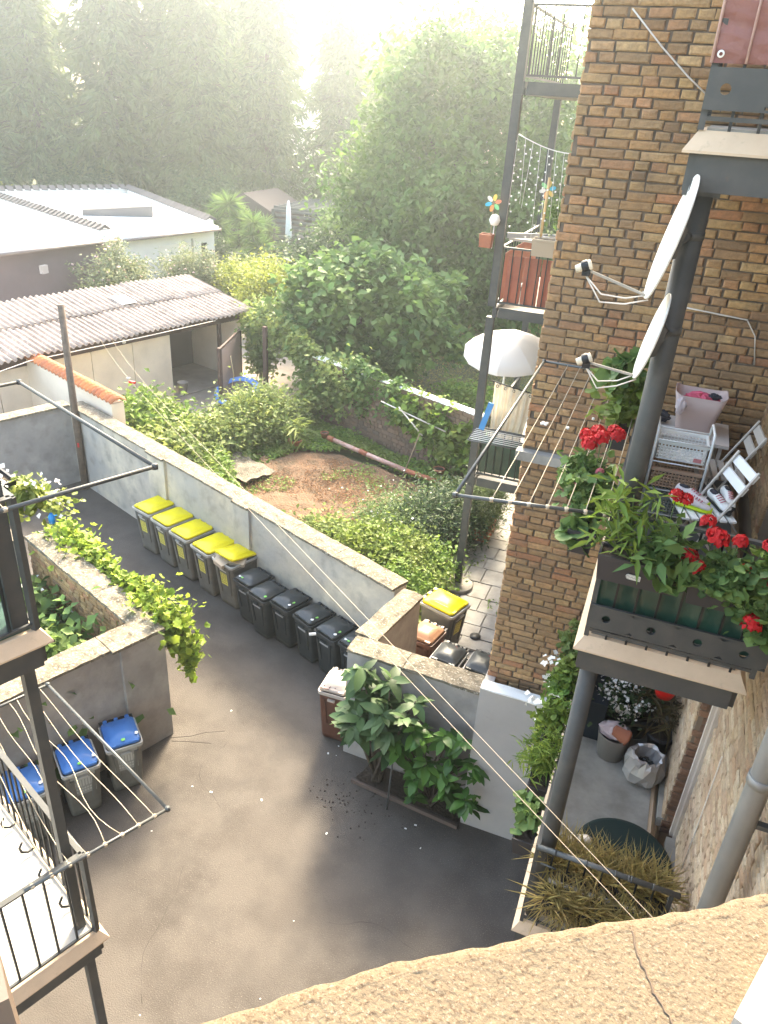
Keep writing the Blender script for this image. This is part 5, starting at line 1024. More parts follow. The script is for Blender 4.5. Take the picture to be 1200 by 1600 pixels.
# ================================================================ YARD PLANTS
def leaf_tree_big(label, base, nodes, per, size, mat, seed, name, group=None, aspect=.36, r0=.03):
    """a bush whose large leaves are single pieces radiating from branch tips"""
    t = thing(name, label, 'shrub', base, 0, group); g = random.Random(seed); me_ = []
    for k in range(4): # a bent, ribbed leaf
        L = size; W = L * aspect / 2; V = []; n = 6
        for i in range(n + 1):
            s = i / n; w_ = W * math.sin(math.pi * (s ** .8)) ** .8 + .001; z = -.20 * L * s * s * (1 + .25 * k); V += [(-w_, L * s, z + .16 * w_ + .012 * ((i % 2) * 2 - 1) * L), (0, L * s, z), (w_, L * s, z + .16 * w_ + .012 * ((i % 2) * 2 - 1) * L)]
        F = [(i * 3 + j, i * 3 + j + 1, (i + 1) * 3 + j + 1, (i + 1) * 3 + j) for i in range(n) for j in (0, 1)]; me_.append(_mesh('leaf', V, F, mat, [True] * len(F)))
    m = MB(); root = np.array([*base[:2], 0.05])
    for nd in nodes:
        nd = np.array(nd, float); mid = (root + nd) / 2 + np.array([g.uniform(-.06, .06), g.uniform(-.06, .06), .15]); m.tube([root + np.array([g.uniform(-.05, .05), g.uniform(-.05, .05), 0]), mid, nd], [r0, r0 * .6, r0 * .25], 6)
        a0 = g.uniform(0, 6.28)
        for q in range(per):
            o = bpy.data.objects.new('leaf', me_[g.randint(0, 3)]); C.objects.link(o); o.parent = t; el = g.uniform(-.5, .75); az = a0 + q * 2.4
            o.location = tuple(nd - np.array([*base]) + np.array([0, 0, g.uniform(-.10, .03)])); o.rotation_euler = (el, g.uniform(-.4, .4), az); s = g.uniform(.7, 1.15) * (1 if el < .4 else .75); o.scale = (s, s, s)
    obj('stem', m, bark, t); return t
gl = random.Random(12)
nodes = [(-2.42 + gl.uniform(-.42, .5), 7.32 + gl.uniform(-.35, .2), gl.uniform(.95, 1.85)) for _ in range(30)] + [(-2.75, 7.35, 1.95), (-2.35, 7.35, 1.95)]
leaf_tree_big('loquat bush with long ribbed dark leaves growing against the enclosure wall', (-2.45, 7.4, 0), nodes[:32], 9, .31, leaf_loq, 13, 'loquat_bush', aspect=.44)
nodes = [(-1.55 + gl.uniform(-.62, .52), 7.15 + gl.uniform(-.3, .25), gl.uniform(.45, 1.5)) for _ in range(36)]
leaf_tree_big('rounder glossy green laurel bush right of the loquat, before the white wall', (-1.65, 7.3, 0), nodes, 10, .22, leaf_big, 14, 'laurel_bush', aspect=.5, r0=.02)
m = MB(); m.tube([(-2.15, 7.0, 0), (-2.13, 7.02, .95)], .014, 6); solo('support_stake', m, metal_grey, 'thin grey stake standing before the loquat bush', 'stake')
g = grid((-2.75, 7.28), (1.55, -.12), (.1, .40), 20, 8, lambda x, y: .03 + .02 * math.sin(11 * x) * math.cos(13 * y)); struct('planting_bed', g, M('dark_soil', (.05, .035, .025), .95))
m = MB(); m.bar((-2.78, 7.24, .03), (-1.18, 7.08, .03), .035, .06); solo('bed_edging', m, M('rusty_edge', (.12, .085, .07), .8), 'low rusty edging strip of the planting bed under the laurel', 'edging')
q = scatter_poly([(-3.3, 6.9), (-2.6, 6.3), (-1.9, 6.5), (-1.5, 7.1), (-2.8, 7.5)], 500, 5); m = MB(); g = random.Random(5)
for x, y in q[:200]:
    if g.random() < math.exp(-((x + 2.75) ** 2 + (y - 7.0) ** 2) * 3): s = g.uniform(.003, .010); m.box((x - s, y - s, .001), (x + s, y + s, .001 + s), R_=rotz(g.uniform(0, 3)))
o = obj('soil_crumbs', m, M('dark_soil', (.05, .035, .025), .95)); o['kind'] = 'stuff'; o['label'] = 'dark crumbs of soil spilled on the asphalt beside the planting bed'
m = MB()
for k in range(90):
    x, y = g.uniform(-11.5, -.6), g.uniform(1.8, 12.2)
    if y > 13.0 - .40 * (x + 12.4) - .6 or (x < -5.5 and y < 8.6 - .4 * (x + 5.5) + 0) : continue
    s = g.uniform(.006, .018); m.box((x - s, y - s * .6, .001), (x + s, y + s * .6, .006), R_=rotz(g.uniform(0, 3)))
o = obj('paper_scraps', m, white_pl); o['kind'] = 'stuff'; o['label'] = 'tiny pale scraps and petals scattered over the yard asphalt'
# crack in the asphalt at the wall corner, and a patch seam
m = MB(); 
for pts in ([(-5.55, 6.9), (-5.3, 7.05), (-5.15, 7.2), (-4.9, 7.35)], [(-5.5, 6.85), (-5.25, 6.95), (-4.95, 7.05)]): m.tube([(x, y, -.002) for x, y in pts], .006, 4)
o = obj('asphalt_crack', m, M('crack_dark', (.015, .013, .012), 1)); o['kind'] = 'structure'
g = random.Random(44)
for k, (x, y, a, L) in enumerate([(-4.2, 6.1, 2.6, 1.6), (-7.2, 8.9, 2.7, 1.3), (-2.2, 5.2, .3, 1.5), (-3.6, 3.6, 2.2, 1.7)]):
    pts = [(x, y, -.0015)]
    for q in range(12): a += g.uniform(-.5, .5) * .7; x += math.cos(a) * L / 12; y += math.sin(a) * L / 12; pts.append((x, y, -.0015))
    m = MB(); m.tube(pts, [.0035 * g.uniform(.5, 1.2) for _ in pts], 4); o = obj('asphalt_crack', m, M('crack_dark', (.015, .013, .012), 1)); o['kind'] = 'structure'
# ================================================================ ITEMS ON THE BALCONIES
def trough(label, a, b, z, h, w_, mat=planter_m, taper=.8, group=None, name='flower_box'):
    a, b = np.array([*a, 0.]), np.array([*b, 0.]); d = b - a; L = np.linalg.norm(d); d /= L; n = np.array([-d[1], d[0], 0]); t = thing(name, label, 'flower box', tuple((a + b) / 2 + (0, 0, z)), 0, group)
    c = (a + b) / 2; ring = lambda k, zz, ww, e=0: [c + d * sx * (L / 2 * k + e) + n * sy * ww / 2 + (0, 0, zz) for sx, sy in ((-1, -1), (1, -1), (1, 1), (-1, 1))]
    m = MB(); m.loft([ring(.93, z, w_ * taper), ring(.99, z + h * .86, w_ * .97), ring(1, z + h * .86, w_ * 1.05), ring(1, z + h, w_ * 1.05), ring(.95, z + h, w_ * .85), ring(.95, z + h - .02, w_ * .85)]); obj('box', m, mat, t)
    m = MB(); m.loft([ring(.945, z + h - .03, w_ * .84), ring(.945, z + h - .018, w_ * .84)]); obj('soil', m, M('dark_soil', (.05, .035, .025), .95), t); return t
def leaves_in(parent, c, rad, n, size, mat, seed, aspect=.6, droop=.2, name='foliage', ncl=None, zmin=None):
    ncl = ncl or max(4, n // 25); P, cc = clump_points(c, rad, ncl, n // ncl + 1, min(rad) * .9, seed, .2, zmin)
    if aspect >= .5: return round_leaf_obj(name, P, size, mat, parent, seed, aspect=min(1, aspect + .05))
    return leaf_obj(name, leaf_arrays(P, size, aspect, .5, seed, droop), mat, parent)
def stems(parent, root, tips, r=.004, mat=None):
    m = MB()
    for tp in tips: tp = np.array(tp, float); rt = np.array(root) + np.array([(tp[0] - root[0]) * .4, (tp[1] - root[1]) * .4, 0]); m.tube([rt, (rt + tp) / 2 + (0, 0, .02), tp], r, 5)
    obj('stem', m, mat or M('green_stem', (.10, .16, .05), .6), parent)
def flower_head(parent, c, r, mat, seed, n=110):
    g = np.random.default_rng(seed); u = g.normal(size=(n, 3)); u /= np.linalg.norm(u, axis=1)[:, None]; u[:, 2] = u[:, 2] * .65 + .12
    leaf_obj('flower_head', leaf_arrays(np.array(c) + u * r * .8, r * .52, .95, .2, seed, 0, .4, dirs=u * .4), mat, parent)
# front boxes of the middle balcony
fb = trough('left charcoal flower box with white name plate on the middle right balcony rail', (-.10, 4.235), (.40, 4.235), 6.02, .175, .17)
m = MB(); V = []
def plate_pt(x, z): return (x, 4.235 - .0865 - .0, z)
out = [(.095 + .015 * math.cos(a), 6.095 + .016 * math.sin(a)) for a in [math.pi / 2 + math.pi * i / 8 for i in range(9)]] + [(.165, 6.077), (.165, 6.108)]
m.loft([[(x, 4.152, z) for x, z in out], [(x, 4.146, z) for x, z in out]]); pltt = obj('name_plate', m, M('plate_white', (.6, .58, .54), .5), fb)
m = MB(); m.tube([(.092 + .010 * math.cos(a), 4.1445, 6.093 + .009 * math.sin(a)) for a in [i * .5 for i in range(12)]], .0014, 4); m.tube([(.108, 4.1445, 6.093), (.116, 4.1445, 6.099), (.124, 4.1445, 6.09), (.132, 4.1445, 6.098), (.140, 4.1445, 6.088)], .0016, 4); m.tube([(.146, 4.1445, 6.1), (.158, 4.1445, 6.1), (.158, 4.1445, 6.084), (.147, 4.1445, 6.084)], .0016, 4); obj('plate_print', m, M('print_grey', (.2, .2, .2), .6), pltt)
fb2 = trough('right charcoal flower box with red geraniums on the middle right balcony rail', (.42, 4.235), (.98, 4.235), 6.0, .175, .17)
leaf_lily = leafmat('lance_leaf', (.13, .23, .04), (.26, .34, .06), .4)
leaves_in(fb, (.02, 4.27, 6.38), (.16, .14, .22), 220, .13, leaf_lily, 201, .2, -.3, name='lance_leaves'); leaves_in(fb, (.24, 4.24, 6.28), (.15, .12, .12), 170, .12, leaf_ger, 202, .4, 0)
leaves_in(fb, (.30, 4.20, 6.20), (.12, .09, .07), 60, .10, leaf_ger, 203, .9, 0, name='round_leaves'); stems(fb, (.1, 4.24, 6.16), [(-.06, 4.25, 6.5), (.02, 4.3, 6.55), (.1, 4.2, 6.45), (.25, 4.25, 6.4), (-.1, 4.2, 6.42)]); leaves_in(fb, (.09, 4.155, 6.19), (.03, .02, .02), 14, .06, leaf_lily, 204, .3, .2, name='succulent')
leaves_in(fb2, (.68, 4.20, 6.22), (.28, .15, .11), 760, .065, leaf_ger, 205, .95, .1); leaves_in(fb2, (.80, 4.12, 6.05), (.17, .09, .14), 300, .06, leaf_ger, 206, .95, .5); leaves_in(fb2, (.85, 4.3, 6.32), (.16, .12, .08), 120, .09, leaf_lily, 207, .4, 0)
heads = [(.40, 4.16, 6.28, .050), (.45, 4.13, 6.23, .046), (.55, 4.24, 6.42, .05), (.50, 4.35, 6.47, .040), (.575, 4.2, 6.38, .042), (.66, 4.28, 6.44, .035), (.71, 4.12, 6.27, .042), (.78, 4.1, 6.24, .046), (.835, 4.13, 6.26, .035), (.92, 4.27, 6.42, .038), (.86, 4.28, 6.43, .03), (.93, 4.05, 6.03, .048), (.22, 4.45, 6.50, .038), (.30, 4.45, 6.49, .034)]
from math import sqrt
hp = [(.388, 4.18, 6.30), (.445, 4.16, 6.26), (.525, 4.26, 6.42), (.455, 4.34, 6.47), (.50, 4.28, 6.43), (.64, 4.28, 6.42), (.69, 4.18, 6.28), (.745, 4.16, 6.25), (.79, 4.16, 6.25), (.80, 4.30, 6.42), (.87, 4.30, 6.42), (.785, 4.02, 6.07)]
for k, p in enumerate(hp): flower_head(fb2, p, (.058, .050, .060, .046, .048, .044, .055, .056, .044, .044, .042, .056)[k], red_petal, 300 + k)
stems(fb2, (.6, 4.24, 6.14), [(p[0], p[1], p[2] - .02) for p in hp])
flower_head(fb, (.26, 4.5, 6.52), .045, red_petal, 330); flower_head(fb, (.32, 4.5, 6.51), .04, red_petal, 331); stems(fb, (.25, 4.3, 6.16), [(.26, 4.5, 6.50), (.32, 4.5, 6.49)])
# boxes on the long side of the middle balcony
s1 = trough('charcoal flower box with geraniums hung outside the middle balcony, left of the grey post', (-.24, 4.55), (-.24, 5.25), 5.93, .17, .17)
leaves_in(s1, (-.28, 4.95, 6.28), (.11, .30, .19), 1000, .055, leaf_ger, 210, .95, .1); leaves_in(s1, (-.26, 4.6, 6.1), (.10, .12, .08), 120, .085, leaf_ger, 211, .9, .2)
for k, p in enumerate([(-.36, 5.05, 6.58), (-.30, 5.10, 6.60), (-.33, 4.98, 6.56), (-.26, 5.02, 6.60), (-.20, 5.3, 6.55), (-.17, 5.25, 6.55)]): flower_head(s1, p, .055, red_petal, 340 + k)
for k, p in enumerate([(-.22, 4.85, 6.42), (-.34, 4.75, 6.36)]): flower_head(s1, p, .028, M('pink_geranium', (.6, .16, .18), .6, trans=.2), 350 + k)
stems(s1, (-.25, 4.9, 6.1), [(-.36, 5.05, 6.56), (-.26, 5.02, 6.58), (-.20, 5.3, 6.53), (-.22, 4.85, 6.4)])
s2 = trough('charcoal flower box with a tall leafy pepper plant hung farther along the middle balcony', (-.20, 5.95), (-.20, 6.45), 6.15, .17, .17)
leaves_in(s2, (-.24, 6.2, 6.55), (.14, .22, .22), 420, .085, leaf_ivy, 212, .6, .2); leaves_in(s2, (-.24, 6.15, 6.82), (.12, .14, .07), 50, .15, leaf_ger, 213, .6, .3, name='broad_leaves'); stems(s2, (-.2, 6.2, 6.3), [(-.24, 6.15, 6.8), (-.3, 6.1, 6.6), (-.15, 6.3, 6.6)])
# satellite dishes
def dish(label, c, r, face, lnb, seed):
    t = thing('satellite_dish', label, 'satellite dish', tuple(c)); c = np.array(c, float); f = np.array(face, float); f /= np.linalg.norm(f); s = np.cross([0, 0, 1.], f); s /= np.linalg.norm(s); u = np.cross(f, s); Rm_ = np.stack([s, u, f], 1)
    prof = [(r * k / 8, -.06 * r * (1 - (k / 8) ** 2)) for k in range(9)] + [(r * 1.02, .002), (r * 1.02, -.008)] + [(r * k / 8, -.06 * r * (1 - (k / 8) ** 2) - .012) for k in range(7, -1, -1)]
    m = MB(); m.lathe(prof, c, 48, Rm_, sx=.92); obj('reflector', m, dish_m, t)
    b = c - u * r * .98; l = np.array(lnb, float); m = MB(); m.bar(b - f * .02, l + (0, 0, -.02), .012, .012); obj('feed_arm', m, M('arm_grey', (.30, .27, .23), .5), t)
    d = (c - l); d /= np.linalg.norm(d); m = MB(); x = np.cross(d, [0, 0, 1.]); x /= np.linalg.norm(x); Rl = np.stack([x, np.cross(d, x), d], 1)
    m.lathe([(0, -.06), (.020, -.06), (.022, -.02), (.026, 0), (.026, .02), (.0, .024)], l, 14, Rl); rc = obj('receiver', m, M('lnb_cream', (.6, .53, .42), .5), t)
    m = MB(); m.lathe([(.027, -.028), (.031, -.02), (.031, .0), (.027, .008)], l, 14, Rl); m.box(l - (.02, .02, .05), l + (.02, .02, -.02)); obj('clamp', m, metal_black, rc)
    m = MB(); m.tube([l - (0, 0, .05), l * .7 + b * .3 - (0, 0, .10), l * .3 + b * .7 - (0, 0, .06), b], .004, 5); m.tube([l - (0, 0, .05), l * .7 + b * .3 - (0, 0, .14), l * .3 + b * .7 - (0, 0, .09), b + (.02, 0, -.02)], .004, 5); obj('cable', m, cable_m, t)
    m = MB(); m.tube([c - f * .05, np.array([.0, 4.46, c[2]])], .02, 8); m.tube([(0, 4.46, c[2] - .02), (0, 4.46, c[2] + .02)], .066, 16); m.loft([[c - f * .055 + s * a + u * b_ for a, b_ in ((-.07, -.07), (.07, -.07), (.07, .07), (-.07, .07))], [c - f * .02 + s * a + u * b_ for a, b_ in ((-.09, -.09), (.09, -.09), (.09, .09), (-.09, .09))]]); obj('mount', m, metal_dark, t); return t
dish('larger upper satellite dish on the grey balcony post', (-0.094, 4.220, 7.979), .295, (-.95, -.115, .20), (-0.463, 4.200, 7.809), 1)
dish('smaller lower satellite dish on the grey balcony post', (-0.081, 4.240, 7.488), .225, (-.95, -.10, .20), (-0.378, 4.220, 7.327), 2)
m = MB(); m.tube([(-.83, 7.48, 9.25), (-.55, 7.48, 9.0), (-.3, 7.48, 8.8), (-.1, 7.48, 8.66)], .007, 5); solo('wall_cable', m, cable_m, 'white cable hanging diagonally across the top of the brick wing', 'cable', loc=(-.1, 7.48, 8.66))
m = MB(); m.tube([(.0, 7.48, 7.02), (.3, 7.48, 7.0), (.62, 7.48, 6.98), (.72, 7.48, 6.85), (.78, 7.48, 6.6)], .007, 5); m.box((-.30, 7.46, 7.06), (-.24, 7.49, 7.11)); solo('wall_cable', m, cable_m, 'thin grey cable on the brick wall right of the grey post', 'cable', loc=(.3, 7.48, 7.0))
# stuff on the middle balcony floor (z 5.48)
FZ = 5.482
tt = thing('side_table', 'small pale table carrying the laundry basket against the bricks', 'table', (.36, 7.05, FZ)); m = MB(); m.box((.04, 6.78, 6.02), (.70, 7.35, 6.05)); obj('table_top', m, M('table_white', (.62, .55, .5), .6), tt)
for (x, y) in ((.1, 6.84), (.64, 6.84), (.1, 7.28), (.64, 7.28)): m = MB(); m.box((x - .015, y - .015, FZ), (x + .015, y + .015, 6.02)); obj('leg', m, M('table_white', (.62, .55, .5), .6), tt)
lb = thing('laundry_basket', 'pale pink flared laundry basket with pink clothes on the small table', 'basket', (.38, 7.1, 6.05)); rg = lambda w_, d, z, e=0: rrect(w_, d, .06, z, .39, 7.08, 4)
m = MB(); n_ = len(rg(.3, .2, 6.06)); 
def wav(P, a): return [(x, y, z + a * (((x - .39) / .22) ** 2)) for x, y, z in P]
m.loft([rg(.30, .22, 6.052), wav(rg(.36, .27, 6.22), .01), wav(rg(.44, .33, 6.36), .05), wav(rg(.415, .305, 6.36), .05), wav(rg(.34, .25, 6.22), .01), rg(.28, .2, 6.07)], True, False); obj('basket', m, M('basket_pink', (.66, .50, .46), .5, trans=.2), lb)
m = crumple((.40, 7.07, 6.33), .16, 8, (1, .75, .35)); obj('clothes', m, M('pink_cloth', (.62, .10, .16), .8), lb)
m = crumple((.50, 7.05, 6.38), .055, 9, (1, .7, .5)); obj('dark_cloth', m, M('dark_cloth', (.03, .03, .04), .8), lb); m = crumple((.24, 6.90, 6.30), .06, 10, (.8, .4, 1.2)); obj('hanging_cloth', m, M('pale_cloth', (.6, .48, .5), .8, island=.4, col2=(.7, .65, .66)), lb)
m = crumple((.10, 7.1, 6.11), .075, 11, (1.2, .8, .7)); solo('black_shoe', m, M('dark_cloth', (.03, .03, .04), .8), 'black and white shoe beside the laundry basket', 'shoe')
# wire trolley with three baskets
tv = thing('storage_trolley', 'white tubular trolley with slatted baskets between the post and the folding chair', 'trolley', (.30, 6.25, FZ)); cx, cy = .30, 6.28; RT = rotz(.05)
def tp(x, y, z): v = RT @ np.array([x, y, 0]); return np.array([cx + v[0], cy + v[1], z])
m = MB()
for x in (-.21, .21): m.tube([tp(x, -.15, FZ + .03), tp(x, -.15, 6.30), tp(x, -.12, 6.34), tp(x, .12, 6.34), tp(x, .15, 6.30), tp(x, .15, FZ + .03)], .011, 8)
for z in (5.60, 5.82, 6.06, 6.25):
    m.tube([tp(-.21, -.15, z), tp(.21, -.15, z)], .007, 6); m.tube([tp(-.21, .15, z), tp(.21, .15, z)], .007, 6)
obj('frame', m, white_pl, tv)
for z, mt in ((5.60, M('basket_grey', (.3, .32, .3), .6)), (5.84, M('basket_orange', (.5, .32, .22), .6)), (6.08, white_pl)):
    m = MB(); h = .15; w_, d = .19, .13
    m.loft([[tp(-w_ * .95, -d, z), tp(w_ * .95, -d, z), tp(w_ * .95, d, z), tp(-w_ * .95, d, z)], [tp(-w_ * .95, -d, z + .008), tp(w_ * .95, -d, z + .008), tp(w_ * .95, d, z + .008), tp(-w_ * .95, d, z + .008)]])
    for s in (-1, 1):
        for r in range(7): m.bar(tp(-w_, s * d, z + .01 + r * h / 6), tp(w_, s * d, z + .01 + r * h / 6), .006, .008)
        for r in range(15): x = -w_ + 2 * w_ * r / 14; m.bar(tp(x, s * d, z), tp(x, s * d, z + h), .007, .006)
        for r in range(7): m.bar(tp(s * w_, -d, z + .01 + r * h / 6), tp(s * w_, d, z + .01 + r * h / 6), .006, .008)
        for r in range(9): y = -d + 2 * d * r / 8; m.bar(tp(s * w_, y, z), tp(s * w_, y, z + h), .007, .006)
    m.bar(tp(-w_ - .01, -d, z + h), tp(w_ + .01, -d, z + h), .02, .018); m.bar(tp(-w_ - .01, d, z + h), tp(w_ + .01, d, z + h), .02, .018); m.bar(tp(-w_, -d, z + h), tp(-w_, d, z + h), .02, .018); m.bar(tp(w_, -d, z + h), tp(w_, d, z + h), .02, .018); obj('basket', m, mt, tv)
m = MB(); m.box(tp(.10, -.142, 6.10), tp(.16, -.137, 6.13)); obj('red_mark', m, M('mark_pink', (.7, .25, .25), .6), tv)
# folding chairs
def folding_chair(label, base, rz, back=True, tint=white_paint, seat_z=.45):
    t = thing('folding_chair', label, 'folding chair', (*base, FZ), rz, 'folding chairs on the middle balcony'); R3 = rotz(rz); o = np.array([*base, FZ]); Pq = lambda x, y, z: o + R3 @ np.array([x, y, 0]) + (0, 0, z)
    for s in (-1, 1):
        m = MB(); m.bar(Pq(s * .2, .22, 0), Pq(s * .2, -.20, .86), .022, .012); obj('back_leg', m, M('chair_metal', (.55, .5, .45), .4), t)
        m = MB(); m.bar(Pq(s * .17, -.2, 0), Pq(s * .17, .19, .45), .02, .012); obj('front_leg', m, M('chair_metal', (.55, .5, .45), .4), t)
    for k in range(6): m = MB(); y = -.15 + k * .068; m.loft([[Pq(-.2, y, seat_z), Pq(.2, y, seat_z), Pq(.2, y + .048, seat_z), Pq(-.2, y + .048, seat_z)], [Pq(-.2, y, seat_z + .014), Pq(.2, y, seat_z + .014), Pq(.2, y + .048, seat_z + .014), Pq(-.2, y + .048, seat_z + .014)]]); obj('seat_slat', m, tint, t)
    for k, z in enumerate((.70, .80)): m = MB(); y = .22 - .42 * z / .86; m.loft([[Pq(-.2, y - .012, z - .03), Pq(.2, y - .012, z - .03), Pq(.2, y, z - .03), Pq(-.2, y, z - .03)], [Pq(-.2, y - .042, z + .03), Pq(.2, y - .042, z + .03), Pq(.2, y - .03, z + .03), Pq(-.2, y - .03, z + .03)]]); obj('back_slat', m, tint, t)
    return t
folding_chair('white folding chair carrying the running shoes, nearest the flower boxes', (.56, 5.68), R(108))
folding_chair('pale folding chair standing behind the white one near the facade', (.68, 6.5), R(95), tint=M('slat_grey', (.42, .37, .32), .7))
def shoe(label, c, rz, solem, upm, lean=0):
    t = thing('running_shoe', label, 'shoe', tuple(c), rz, 'running shoes on the chair'); R3 = rotz(rz) @ np.array([[1, 0, 0], [0, math.cos(lean), -math.sin(lean)], [0, math.sin(lean), math.cos(lean)]])
    def ring(x, w_, z0, z1, n=12):
        r = []
        for i in range(n): a = 2 * math.pi * i / n; yy = w_ * math.cos(a); zz = (z0 + z1) / 2 + (z1 - z0) / 2 * math.sin(a); r.append(np.array(c) + R3 @ np.array([x, yy, zz]))
        return r
    m = MB(); m.loft([ring(x, w_, 0, h) for x, w_, h in ((-.135, .02, .03), (-.12, .036, .042), (-.06, .036, .038), (0, .036, .034), (.07, .046, .034), (.12, .038, .04), (.15, .015, .05))], True); obj('sole', m, solem, t)
    m = MB(); m.loft([ring(x, w_, .025, h) for x, w_, h in ((-.128, .02, .085), (-.115, .032, .105), (-.07, .034, .10), (-.02, .034, .10), (.03, .038, .088), (.08, .042, .068), (.12, .034, .055), (.143, .012, .048))], True); up = obj('upper', m, upm, t)
    m = MB(); m.loft([ring(x, w_, .09, h) for x, w_, h in ((-.105, .012, .104), (-.09, .023, .108), (-.05, .024, .106), (-.025, .01, .103))], True); obj('opening', m, M('dark_cloth', (.03, .03, .04), .8), up)
    m = MB()
    for x in (.0, .02, .04, .06): m.tube([np.array(c) + R3 @ np.array([x, -.022, .098 - x * .35]), np.array(c) + R3 @ np.array([x + .008, 0, .106 - x * .4]), np.array(c) + R3 @ np.array([x, .022, .098 - x * .35])], .003, 5)
    obj('laces', m, M('lace_red', (.5, .05, .10), .7), up); return t
yel = M('neon_yellow', (.62, .78, .02), .5); shw = M('shoe_white', (.74, .68, .66), .7, var=(30, (.6, .45, .47), .5))
shoe('white running shoe with neon yellow sole in front on the chair seat', (.44, 5.60, 5.95), R(-12), yel, shw)
shoe('white running shoe with red laces behind the neon soled one', (.43, 5.72, 5.955), R(-25), yel, shw)
shoe('white shoe with black stripe standing on the right of the chair', (.64, 5.72, 5.955), R(-60), M('sole_black', (.03, .03, .03), .6), white_pl, .3)
shoe('pale shoe leaning at the back edge of the chair seat', (.68, 5.80, 5.955), R(-75), M('sole_black', (.03, .03, .03), .6), white_pl, -.2)
# lowest balcony: pots and bags
LZ = 2.483
t = thing('pebbled_bucket', 'glass like bucket holding white cloth and a tipped terracotta pot', 'bucket', (.40, 6.62, LZ)); m = MB(); m.lathe([(0, 0), (.14, 0), (.17, .30), (.175, .31), (.16, .30), (.13, .02)], (.40, 6.62, LZ), 24); obj('bucket', m, M('bucket_clear', (.30, .28, .27), .3, trans=.2), t)
m = crumple((.38, 6.64, LZ + .30), .14, 21, (1, .9, .45)); obj('white_cloth', m, M('pale_cloth', (.6, .48, .5), .8), t)
Rp = np.array([[0, 0, 1.], [0, 1, 0], [-1, 0, 0]]) @ np.array([[.9, 0, .43], [0, 1, 0], [-.43, 0, .9]])
m = MB(); m.lathe([(0, 0), (.055, 0), (.075, .13), (.085, .13), (.087, .16), (.07, .16)], (.38, 6.56, LZ + .38), 16, Rp); solo('terracotta_pot', m, terra, 'small terracotta pot tipped on its side on top of the bucket', 'plant pot')
t = thing('plastic_bag', 'shiny silver and black plastic bag with open mouth on the lowest balcony floor', 'bag', (.74, 6.42, LZ)); m = MB(); g = random.Random(31); rings = []
for k, (rr, z) in enumerate([(.13, 0), (.20, .06), (.21, .15), (.18, .25), (.16, .31), (.13, .30), (.12, .2), (.10, .1)]): rings.append([(.74 + rr * math.cos(2 * math.pi * j / 20) * (1 + g.uniform(-.13, .13)), 6.42 + rr * math.sin(2 * math.pi * j / 20) * (1 + g.uniform(-.13, .13)), LZ + z + g.uniform(-.02, .02)) for j in range(20)])
m.loft(rings); obj('bag', m, M('bag_silver', (.42, .40, .39), .25, metal=.3), t); m = crumple((.75, 6.42, LZ + .16), .10, 33, (1, 1, .6)); obj('bag_content', m, M('bag_black', (.01, .012, .012), .3), t)
t = thing('flowering_bush', 'round white flowering bush in a dark pot near the brick corner', 'potted plant', (.42, 7.0, LZ)); m = MB(); m.lathe([(0, 0), (.14, 0), (.18, .3), (.19, .3), (.16, .28)], (.42, 7.0, LZ), 18); obj('pot', m, planter_m, t)
leaves_in(t, (.44, 7.0, 2.98), (.23, .22, .2), 900, .05, leaf_dark, 401, .6, .1); P, _ = clump_points((.44, 6.97, 3.02), (.24, .22, .2), 60, 7, .08, 402, .8); leaf_obj('blossoms', leaf_arrays(P, .035, 1, .5, 402), white_petal, t)
t = thing('hanging_pot', 'bright red hanging pot under the middle balcony beam', 'plant pot', (.76, 6.7, 3.32)); m = MB(); m.lathe([(0, 0), (.08, 0), (.12, .10), (.14, .17), (.15, .175), (.13, .16), (.1, .08)], (.76, 6.7, 3.36), 22); obj('pot', m, red_pl, t); leaves_in(t, (.76, 6.7, 3.54), (.11, .11, .04), 70, .05, leaf_dark, 403, .6, .2)
m = MB(); m.tube([(.76 - .13, 6.7, 3.53), (.76, 6.7, 4.3), (.76 + .13, 6.7, 3.53)], .003, 4); m.tube([(.76, 6.7, 4.3), (.76, 6.7, 5.36)], .003, 4); obj('hanger', m, metal_grey, t)
for k, (x, y, lab) in enumerate([(.62, 7.05, 'dark pot with withered brown stalks behind the silver bag'), (.86, 6.85, 'pot with drooping dry grass by the facade')]):
    pot(lab, x, y, LZ, .14, .28, planter_m, plant=1, lm=leafmat('withered', (.10, .07, .035), (.15, .12, .05)), size=.25, aspect=.08, spread=.2, ph=.2, leafs=90, seed=41 + k)
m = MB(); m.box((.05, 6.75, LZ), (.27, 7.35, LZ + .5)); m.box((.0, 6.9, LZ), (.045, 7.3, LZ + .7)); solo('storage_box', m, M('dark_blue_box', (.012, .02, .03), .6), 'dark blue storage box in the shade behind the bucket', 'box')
m = MB(); Rr_ = np.array([[.6, 0, .8], [0, 1, 0], [-.8, 0, .6]]); m.lathe([(0, 0), (.05, .0), (.055, .20), (.045, .25), (.02, .28), (0, .28)], (.10, 4.75, 3.05), 16, Rr_); solo('white_bottle', m, M('bottle_white', (.68, .62, .55), .5, var=(20, (.5, .43, .36), .5)), 'off white plastic container by the post of the lowest balcony', 'bottle')
straw = leafmat('straw', (.62, .47, .22), (.50, .42, .16), .4)
